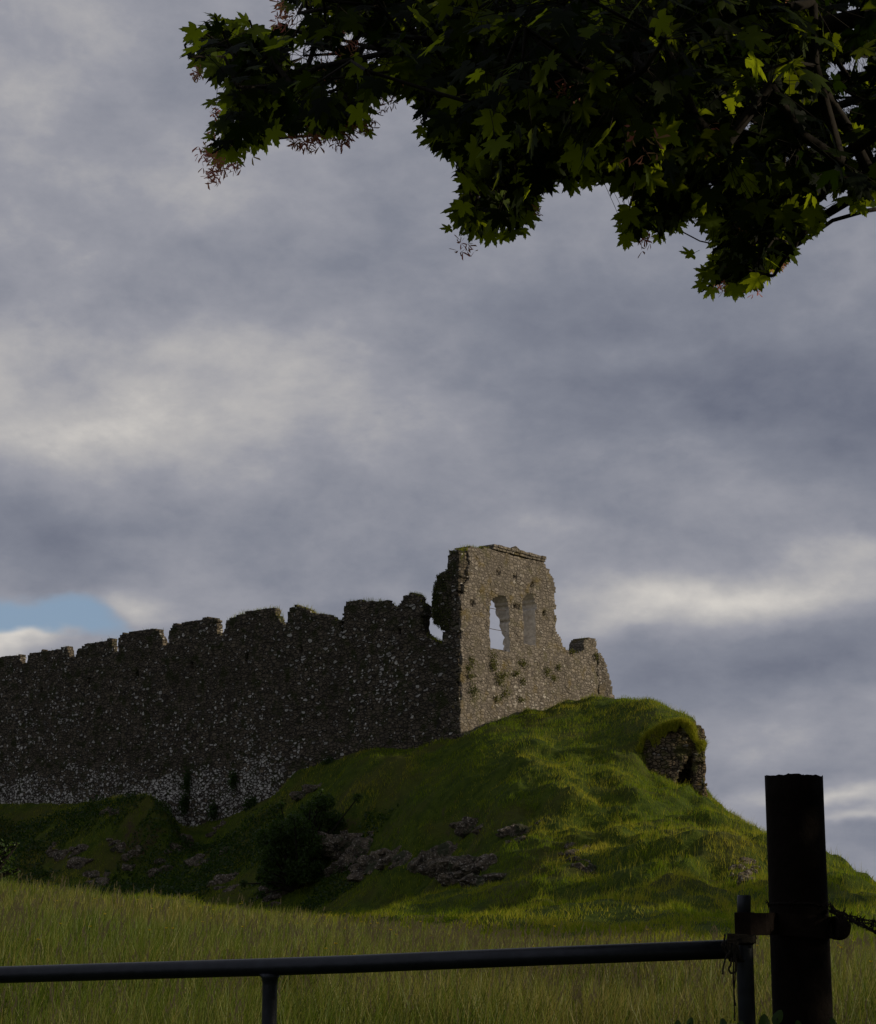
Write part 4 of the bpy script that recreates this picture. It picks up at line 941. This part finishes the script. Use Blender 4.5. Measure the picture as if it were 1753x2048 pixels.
# ------------------------------------------------------------------ sycamore overhead
half = [(0, 1.0), (7, .80), (11, .84), (15, .60), (19, .64), (24, .43), (29, .56), (34, .58), (38, .74), (43, .76), (48, .94), (54, .72), (59, .74), (65, .50), (73, .37), (81, .47), (87, .46), (94, .60), (104, .55), (118, .42), (138, .33), (160, .20), (172, .08)]
prof = half + [(-a_, r_) for a_, r_ in half[:0:-1]]
LP = np.array([[math.sin(R(a_)) * r_, math.cos(R(a_)) * r_ ] for a_, r_ in prof]); nl = len(LP)
lobe = np.array([max(math.cos(R(a_)) ** 40 if abs(a_) < 30 else 0, math.cos(R(abs(a_) - 48)) ** 30 if abs(a_) < 80 else 0, math.cos(R(abs(a_) - 96)) ** 20) for a_, _ in prof])
def leaves_mesh(cent, axis, nrm, size, curl):
    n = len(cent); axis /= np.linalg.norm(axis, axis=1)[:, None]; nrm = nrm - axis * (nrm * axis).sum(1)[:, None]; nrm /= np.linalg.norm(nrm, axis=1)[:, None]; sd_ = np.cross(axis, nrm)
    r2 = (LP ** 2).sum(1)
    zc = -(.16 * r2)[None] * curl[:, None] + (.09 * (lobe - .4) * np.sqrt(r2))[None]
    V = cent[:, None] + size[:, None, None] * (sd_[:, None] * LP[None, :, :1] + axis[:, None] * LP[None, :, 1:] + nrm[:, None] * zc[:, :, None])
    cen = cent[:, None] + size[:, None, None] * (axis * .05)[:, None]
    V = np.concatenate([cen, V], 1).reshape(-1, 3)
    k = np.arange(n)[:, None] * (nl + 1); j = np.arange(nl)[None]
    Fc = np.stack([k + 0 * j, k + 1 + j, k + 1 + (j + 1) % nl], -1).reshape(-1, 3)
    return V, Fc
crown_poly = [(352, 92), (385, 62), (405, 30), (425, 12), (445, 50), (500, 32), (545, 48), (590, 95), (600, 60), (560, 40), (552, -60), (552, -900), (3800, -900), (3800, 500), (1900, 520), (1753, 400), (1735, 430), (1700, 410), (1655, 375), (1640, 400), (1640, 460), (1600, 490), (1575, 535),
              (1525, 570), (1480, 590), (1440, 590), (1405, 590), (1392, 560), (1420, 520), (1430, 480), (1400, 430), (1385, 400), (1390, 440), (1335, 480), (1290, 450), (1255, 490), (1232, 460), (1250, 400), (1215, 350), (1190, 380), (1140, 375), (1085, 385), (1070, 440), (1055, 475),
              (985, 485), (930, 470), (905, 450), (915, 400), (928, 360), (890, 310), (850, 280), (828, 235), (815, 190), (770, 195), (730, 215), (745, 255), (700, 262), (640, 275), (570, 285), (530, 285), (505, 305), (450, 335), (405, 320), (395, 280), (430, 245), (440, 200), (455, 180), (425, 150), (385, 130)]
gaps = [((605, 115), 22), ((735, 115), 24), ((660, 120), 18), ((560, 140), 10), ((665, 190), 14), ((830, 60), 10), ((700, 80), 14), ((1430, 385), 14), ((1500, 250), 20), ((1665, 140), 16), ((1620, 300), 16), ((1700, 45), 30), ((1735, 330), 26), ((1570, 330), 10), ((1690, 210), 26), ((1170, 395), 14), ((1100, 340), 8), ((600, 30), 24), ((1720, 130), 14)]
cp = np.array(crown_poly)
TRK = np.array([6.6, 4.6]); tz = float(H(TRK[:1], TRK[1:])[0])
tree = thing('sycamore_tree', (float(TRK[0]), float(TRK[1]), tz), 'dark sycamore tree with leafy branches hanging across the top of the view', 'tree')
def depth_at(px, py):
    d = 6.6 - .9 * np.exp(-((px - 1150) / 330) ** 2 - ((py - 120) / 190) ** 2) * 2 + .5 * fbm(px / 160, py / 160, s=5, o=2)
    return d
def sample(n, xr, yr, test, spread):
    out_ = []
    while len(out_) < n:
        px = rng.uniform(*xr, 400); py = rng.uniform(*yr, 400); ok = inside(cp, px, py)
        if test:
            for (gx_, gy_), gr in gaps: ok &= np.hypot(px - gx_, py - gy_) > gr
        d = depth_at(px, py) + rng.normal(0, spread, 400)
        out_ += [(a, b_, c_) for a, b_, c_, k_ in zip(px, py, d, ok) if k_]
    return np.array(out_[:n])
cl_in = sample(800, (345, 1790), (-60, 600), False, .7)
cl_out = sample(460, (560, 3800), (-900, 520), False, 1.3); cl_out = cl_out[((cl_out[:, 0] > 1800) | (cl_out[:, 1] < -110)) & (cl_out[:, 0] < 2500)]
clp = np.concatenate([cl_in, cl_out]); cl3 = np.array([P(a, b_, max(3.2, c_)) for a, b_, c_ in clp])
# crown mass above and to the right around the trunk, out of the picture: it shades gate and post
n = 2300; d = rng.normal(size=(n, 3)); d /= np.linalg.norm(d, axis=1)[:, None]; rr = rng.random(n) ** .3
ext = np.array([2.8, -.4, 4.5]) + d * rr[:, None] * [6.2, 6.6, 3.6]
ext = ext[~((ext[:, 1] > 4.0) & (ext[:, 2] > 3.8))]
ext = ext[(ext[:, 2] > 1.9) & (np.linalg.norm(ext - [0, 0, EYE], axis=1) > 1.5)]
dfw = ext[:, 1] * cT + (ext[:, 2] - EYE) * sT; pxe = CX + F * ext[:, 0] / dfw; pye = CY - F * (-ext[:, 1] * sT + (ext[:, 2] - EYE) * cT) / dfw
ext = ext[(dfw < .05) | ((ext[:, 0] > 1.2) & ((pxe > 2050) | (pye < -450)))]
allc = np.concatenate([cl3, ext]); 
# branch skeleton: grow from the trunk outward, joining each cluster to the nearest node nearer the trunk
hub = np.array([TRK[0], TRK[1], 3.2])
nodes = [hub, hub + [0, 0, 1.2], hub + [0, 0, 2.6]]; par = [-1, 0, 1]
limbs = [[(2300, 250, 6.3), (1900, 130, 6.4), (1500, 60, 6.5), (1150, 20, 6.6), (900, 90, 6.8), (770, 158, 7.0), (700, 175, 7.1), (620, 205, 7.1), (560, 240, 7.1), (520, 262, 7.1)],
         [(2100, 330, 6.0), (1800, 260, 6.1), (1620, 330, 6.2), (1540, 430, 6.3), (1480, 520, 6.4)],
         [(2200, 100, 5.2), (1700, 40, 5.1), (1400, 120, 5.2), (1280, 260, 5.6), (1275, 400, 6.2)],
         [(1500, 60, 6.5), (1200, 130, 6.2), (1080, 260, 6.3), (1000, 400, 6.5)],
         [(770, 158, 7.0), (690, 160, 7.2), (640, 158, 7.2), (580, 158, 7.2), (500, 130, 7.3), (440, 95, 7.3)]]
limb_set = []
for L in limbs:
    q = np.array([P(*a_) for a_ in L]); start = len(nodes); pi = int(np.argmin([np.linalg.norm(q[0] - n_) for n_ in nodes]))
    base = nodes[pi]
    seq = [base] + list(q); fine = []
    for a_, b_ in zip(seq[:-1], seq[1:]):
        m_ = max(1, int(np.linalg.norm(b_ - a_) / .18))
        for i in range(1, m_ + 1): fine.append(a_ + (b_ - a_) * i / m_ + rng.normal(0, .012, 3))
    for f_ in fine:
        nodes.append(f_); par.append(pi); pi = len(nodes) - 1; limb_set.append(pi)
order = np.argsort(np.linalg.norm(allc - hub, axis=1)); tips = {}
for ci in order:
    c = allc[ci]; N_ = np.array(nodes); dd = np.linalg.norm(N_ - c, axis=1) + .12 * np.linalg.norm(N_ - hub, axis=1); pi = int(np.argmin(dd)); a_ = nodes[pi]; L = np.linalg.norm(c - a_); m_ = max(1, int(L / .15))
    sag = rng.normal(0, .05 * L, 3); sag[2] += .05 * L
    for i in range(1, m_ + 1):
        f_ = i / m_; nodes.append(a_ + (c - a_) * f_ + sag * math.sin(f_ * math.pi)); par.append(pi); pi = len(nodes) - 1
    tips[ci] = pi
par = np.array(par); nodes = np.array(nodes); wgt = np.zeros(len(nodes)); 
for t_ in tips.values(): wgt[t_] += 1
for i in range(len(nodes) - 1, 0, -1): wgt[par[i]] += wgt[i]
rad_ = .0035 * np.maximum(wgt, 1) ** .40; rad_[limb_set] = np.maximum(rad_[limb_set], .005)
Vb, Fb = [], []; kk = 6
for i in range(1, len(nodes)):
    a_, b_ = nodes[par[i]], nodes[i]; d_ = b_ - a_; L = np.linalg.norm(d_)
    if L < 1e-5: continue
    d_ /= L; e = np.cross(d_, [0.3, .5, .81]); e /= np.linalg.norm(e); f_ = np.cross(d_, e); st = len(Vb)
    for (p_, r_) in ((a_, min(rad_[par[i]], rad_[i] * 1.5)), (b_, rad_[i])):
        for j in range(kk): q = 2 * math.pi * j / kk; Vb.append(p_ + (e * math.cos(q) + f_ * math.sin(q)) * r_)
    Fb += [(st + j, st + (j + 1) % kk, st + kk + (j + 1) % kk, st + kk + j) for j in range(kk)]
mesh('branches', Vb, np.array(Fb), M['bark'], tree, smooth=True)
mb = MB(); mb.tube([(TRK[0], TRK[1], tz - .3), (TRK[0], TRK[1], tz + .2), (TRK[0] + .03, TRK[1], tz + 1.4), (TRK[0], TRK[1], 3.2), (TRK[0], TRK[1], 4.6), (TRK[0], TRK[1] + .1, 6.2), (TRK[0] + .1, TRK[1], 8.2)], [.36, .27, .23, .2, .16, .1, .03], 16, wob=.05)
mb.build('trunk', M['bark'], tree, True)
# leaves: whorls round every cluster tip, plus leaves spaced along the twigs
cent, ax, nr_, sz, tn, pet = [], [], [], [], [], []
allpx = np.concatenate([clp, np.full((len(ext), 3), np.nan)])
def add_leaf(c, a_, n_, s_, t_, src):
    cent.append(c); ax.append(a_); nr_.append(n_); sz.append(s_); tn.append(t_); pet.append(src)
def project(q):
    fw = q[1] * cT + (q[2] - EYE) * sT; up_ = -q[1] * sT + (q[2] - EYE) * cT
    return CX + F * q[0] / fw, CY - F * up_ / fw, fw
def allowed(q, s_):
    px, py, fw = project(q)
    if fw < .05: return True
    if px < -250 or px > 1850 or py < -120: return px > 1850 or px < -250 or py < -300
    if not inside(cp, np.array([px]), np.array([py]))[0]: return False
    for (gx_, gy_), gr in gaps:
        if math.hypot(px - gx_, py - gy_) < gr + s_ * .28 * F / fw: return False
    return True
def rim(q):
    px, py, fw = project(q)
    if fw < .5 or px > 1850 or px < 0 or py < -60: return False
    return not inside(cp, np.array([px - 26, px + 26, px, px - 10]), np.array([py + 10, py + 10, py + 34, py - 26])).all()
for ci, c in enumerate(allc):
    infr = ci < len(cl_in); nlf = random.randint(10, 15) if infr else (9 if ci < len(clp) else 11)
    for j in range(nlf):
        d = rng.normal(size=3); d[2] -= .15; d /= np.linalg.norm(d)
        s_ = random.uniform(.066, .112) * (.76 + .10 * float(sstep(600, 1000, clp[ci, 0])) * float(1 - sstep(300, 480, clp[ci, 1])) if infr else 1.45)
        q = c + d * random.uniform(.05, .24) * (1 if infr else 1.5)
        a_ = d * np.array([1, 1, .6]) + [-.25, -.1, -.75]; n_ = np.array([random.gauss(0, .45), random.gauss(-.35, .5), random.gauss(.8, .35)])
        t_ = random.random() ** 4.5 * (1 if ci < len(clp) else .3)  # inner leaves coloured mostly dark, in place of shade within the crown
        if not allowed(q + a_ * s_ * .4, s_): continue
        px_, py_, fw_ = project(q)
        if 0 < px_ < 1800 and -60 < py_ < 700 and fw_ > .3: s_ = min(s_, random.uniform(38, 62) * fw_ / F)
        if infr and rim(q):
            if random.random() < .60: continue
            t_ = random.uniform(.3, 1.0); n_ = np.array([random.gauss(0, .35), -.8, random.gauss(.5, .3)])  # rim leaves coloured brighter to suggest sun coming through
        add_leaf(q, a_, n_, s_, t_, c)
# single leaves that stand clear of the mass, with their stalks
for (px, py, s_px, dx, dz, bx_, by_) in [(372, 85, 26, -.9, -.4, 400, 80), (432, 28, 30, -.3, .9, 438, 55), (412, 205, 44, -.9, -.1, 445, 200), (413, 265, 40, -.9, -.25, 440, 280), (412, 300, 42, -.9, -.3, 440, 300), (410, 126, 34, -.9, -.4, 432, 110), (425, 60, 26, -.8, .3, 445, 75),
                                         (428, 170, 34, -.1, -1, 440, 150), (745, 265, 36, .4, -.9, 728, 258), (887, 462, 36, -.9, -.1, 915, 450), (930, 330, 30, -.5, -.8, 940, 300), (1372, 515, 48, -.8, .1, 1400, 500), (1400, 580, 44, -.3, -.9, 1410, 550), (1470, 590, 44, .1, -1, 1468, 565),
                                         (1510, 570, 36, .4, -.8, 1500, 550), (1250, 490, 40, .0, -1, 1250, 462), (1236, 455, 34, -.9, .1, 1258, 450), (1320, 480, 34, .3, -.9, 1310, 460), (1625, 435, 40, .7, .3, 1600, 445), (1635, 465, 34, .9, -.2, 1605, 455), (1560, 535, 34, .5, -.8, 1550, 515),
                                         (1595, 505, 34, .8, -.5, 1575, 490), (1050, 470, 36, .2, -.9, 1045, 445), (1005, 480, 34, 0, -1, 1000, 460), (965, 480, 34, -.2, -1, 965, 455), (1180, 375, 42, .3, -.8, 1170, 345), (1145, 385, 46, -.2, -1, 1150, 350), (840, 270, 44, -.4, -.9, 850, 240), (890, 300, 52, 0, -1, 895, 265),
                                         (1725, 425, 36, .3, -.9, 1720, 400), (1700, 405, 34, -.5, -.8, 1710, 385), (575, 20, 26, -.8, .2, 600, 15), (560, 5, 26, -.8, .1, 585, 5), (515, 295, 34, .4, -.9, 505, 275), (470, 45, 26, .2, .8, 472, 65), (1400, 430, 40, .5, -.8, 1385, 405), (1730, 200, 40, .5, -.8, 1715, 175), (1440, 340, 36, .5, -.6, 1425, 320)]:
    Yq = float(depth_at(np.array([px]), np.array([py]))[0]); c = P(px, py, Yq); b_ = P(bx_, by_, Yq)
    add_leaf(c * .55 + b_ * .45, np.array([dx, random.uniform(-.3, .1), dz]), np.array([random.uniform(-.3, .3), -.8, .5]), s_px * .66 / F * Yq, random.uniform(.6, 1), b_)  # bright tone paints these leaves as backlit
cent, ax, nr_, sz = map(lambda a_: np.array(a_, float), (cent, ax, nr_, sz))
print('leaves', len(cent))
V, Fc = leaves_mesh(cent, ax, nr_, sz, rng.uniform(.3, 2.2, len(cent)))
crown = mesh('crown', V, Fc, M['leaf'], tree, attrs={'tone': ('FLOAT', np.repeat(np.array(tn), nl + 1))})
# leaf stalks (three-sided slivers)
pv, pf = [], []
for c, s0 in zip(cent, pet):
    s0 = np.array(s0); d_ = c - s0; L = np.linalg.norm(d_)
    if L < .01: continue
    e = np.cross(d_ / L, [.2, .9, .3]); e /= np.linalg.norm(e); f_ = np.cross(d_ / L, e); st = len(pv); mid_ = (c + s0) / 2 + [0, 0, .02 * L]
    for p_ in (s0, mid_, c):
        for q in (0, 2.1, 4.2): pv.append(p_ + (e * math.cos(q) + f_ * math.sin(q)) * .0011)
    for r_ in (0, 3):
        for j in range(3): pf.append((st + r_ + j, st + r_ + (j + 1) % 3, st + r_ + 3 + (j + 1) % 3, st + r_ + 3 + j))
mesh('leaf_stalks', pv, np.array(pf), M['bark'], tree)
# winged seed clusters
cent, ax, tn = [], [], []
V, Fc, tn = [], [], []
def samara(c, n, spread):
    for _ in range(n):
        q = c + rng.normal(0, spread, 3) * [1, 1, 1.1]; d = rng.normal(size=3); d[2] -= .6; d /= np.linalg.norm(d); e = np.cross(d, rng.normal(size=3)); e /= np.linalg.norm(e); s_ = random.uniform(.018, .027)
        t_ = float(np.clip(random.gauss(.3, .3), 0, 1))
        for sg in (-1, 1):
            a_ = d * .75 + e * sg * .65; b_ = np.cross(a_, e); st = len(V)
            V.extend([q, q + a_ * s_ * .5 + d * s_ * .22, q + a_ * s_ * 1.1 + d * s_ * .42, q + a_ * s_ * 1.2 - d * s_ * .08, q + a_ * s_ * .5 - d * s_ * .14]); Fc.extend([(st, st + 1, st + 2), (st, st + 2, st + 3), (st, st + 3, st + 4)]); tn.extend([t_] * 5)
for (px, py, k_, sp) in [(395, 145, 8, .025), (430, 345, 14, .03), (440, 325, 16, .04), (470, 320, 16, .035), (415, 310, 12, .03), (470, 300, 14, .04), (430, 230, 7, .02), (435, 255, 8, .025), (510, 250, 10, .04), (560, 40, 6, .02), (575, 35, 8, .03), (600, 280, 12, .025), (615, 282, 12, .03), (670, 272, 18, .03), (690, 275, 14, .025),
                         (735, 240, 16, .035), (715, 250, 12, .03), (640, 275, 10, .025), (560, 5, 8, .03), (700, 100, 10, .04), (660, 150, 12, .04), (930, 496, 9, .022), (1290, 480, 10, .03), (1270, 455, 10, .035), (1060, 420, 10, .03), (1445, 560, 12, .03), (1500, 560, 12, .035), (1445, 345, 8, .03), (1560, 520, 8, .03), (780, 205, 8, .025)]:
    Yq = float(depth_at(np.array([px]), np.array([py]))[0]) - .1; samara(P(px, py, Yq), int(k_ * 2.0), sp * .55)
for _ in range(30):
    i = random.randrange(len(cl_in)); q = cl3[i] + rng.normal(0, .08, 3)
    if allowed(q, .12) and allowed(q + [-.08, 0, -.05], .1): samara(q, 12, .02)
mesh('seed_clusters', V, np.array(Fc), M['samara'], tree, attrs={'tone': ('FLOAT', tn)})

# ------------------------------------------------------------------ unseen trees added beyond the right edge, crowns shaped to shade the hill foot
def shade_tree(x, y, cz, rx, rz, label):
    z0 = float(H(np.array([x]), np.array([y]))[0]); root = thing('added_shade_tree', (x, y, z0), label, 'tree', 'unseen trees added to shade the hill foot')
    cs = []
    for _ in range(26):
        d = rng.normal(size=3); d /= np.linalg.norm(d); c = np.array([x, y, cz]) + d * [rx, rx, rz] * .75 * rng.random() ** .4
        m_ = 260; e = rng.normal(size=(m_, 3)); e /= np.linalg.norm(e, axis=1)[:, None]; cs.append(c + e * (rng.random(m_) ** .5)[:, None] * [1.9, 1.9, 1.2])
    c = np.concatenate(cs); V, Fc, tn = leaf_cards(c, rng.uniform(.3, .55, len(c)), np.clip(rng.normal(.4, .2, len(c)), 0, 1), .3)
    mesh('crown', V, Fc, M['shrub'], root, attrs={'tone': ('FLOAT', tn)})
    mb = MB(); mb.tube([(x, y, z0 - .5), (x, y, z0 + .6), (x + .1, y, z0 + 4), (x, y, cz), (x, y, cz + rz)], [.45, .34, .28, .18, .05], 10)
    for k in range(9):
        q = k * 2.4; a_ = np.array([x, y, cz - rz * .6 + k * .35]); mb.tube([a_, a_ + [math.cos(q) * rx * .4, math.sin(q) * rx * .4, .8], a_ + [math.cos(q) * rx * .8, math.sin(q) * rx * .8, 1.6]], [.12, .08, .03], 6)
    mb.build('trunk', M['bark'], root, True)
shade_tree(36.0, 47.5, 9.0, 5.2, 2.9, 'tall unseen tree added right of the hill to shade its foot, nearer one')
shade_tree(38.0, 58.0, 9.6, 5.0, 2.7, 'tall unseen tree added right of the hill to shade its foot, farther one')

# hedge added out of view on the right to keep gate and post in shade
bl = []
for k in range(30):
    f_ = k / 29; bl.append((4.6 + 3.2 * random.random() + 1.5 * f_, 1.5 + 4.6 * f_ + random.uniform(-.4, .4), random.uniform(.6, 2.7), random.uniform(.55, .8)))
shrub('shade_hedge', bl, 26000, .075, 'thick leafy hedge added out of view on the right to shade gate and post', 'shade_hedge', (6.0, 3.8, 0.0))

# scrub on the steep bank, its dark leaves added to stand in for shade
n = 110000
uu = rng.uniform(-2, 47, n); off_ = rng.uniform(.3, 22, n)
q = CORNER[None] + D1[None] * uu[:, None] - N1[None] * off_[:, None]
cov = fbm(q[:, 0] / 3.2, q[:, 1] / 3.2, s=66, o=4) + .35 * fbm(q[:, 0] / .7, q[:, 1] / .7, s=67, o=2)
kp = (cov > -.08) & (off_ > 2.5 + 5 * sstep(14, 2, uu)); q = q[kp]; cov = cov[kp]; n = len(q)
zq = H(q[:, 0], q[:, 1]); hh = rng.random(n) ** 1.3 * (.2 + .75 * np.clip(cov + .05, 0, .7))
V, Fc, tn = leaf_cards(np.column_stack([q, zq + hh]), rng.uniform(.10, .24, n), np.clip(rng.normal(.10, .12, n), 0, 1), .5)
o = mesh('shade_scrub', V, Fc, M['shrub'], attrs={'tone': ('FLOAT', tn)}); props(o, 'low dark nettles and brambles covering the shaded bank below the long wall', 'scrub', kind='stuff')
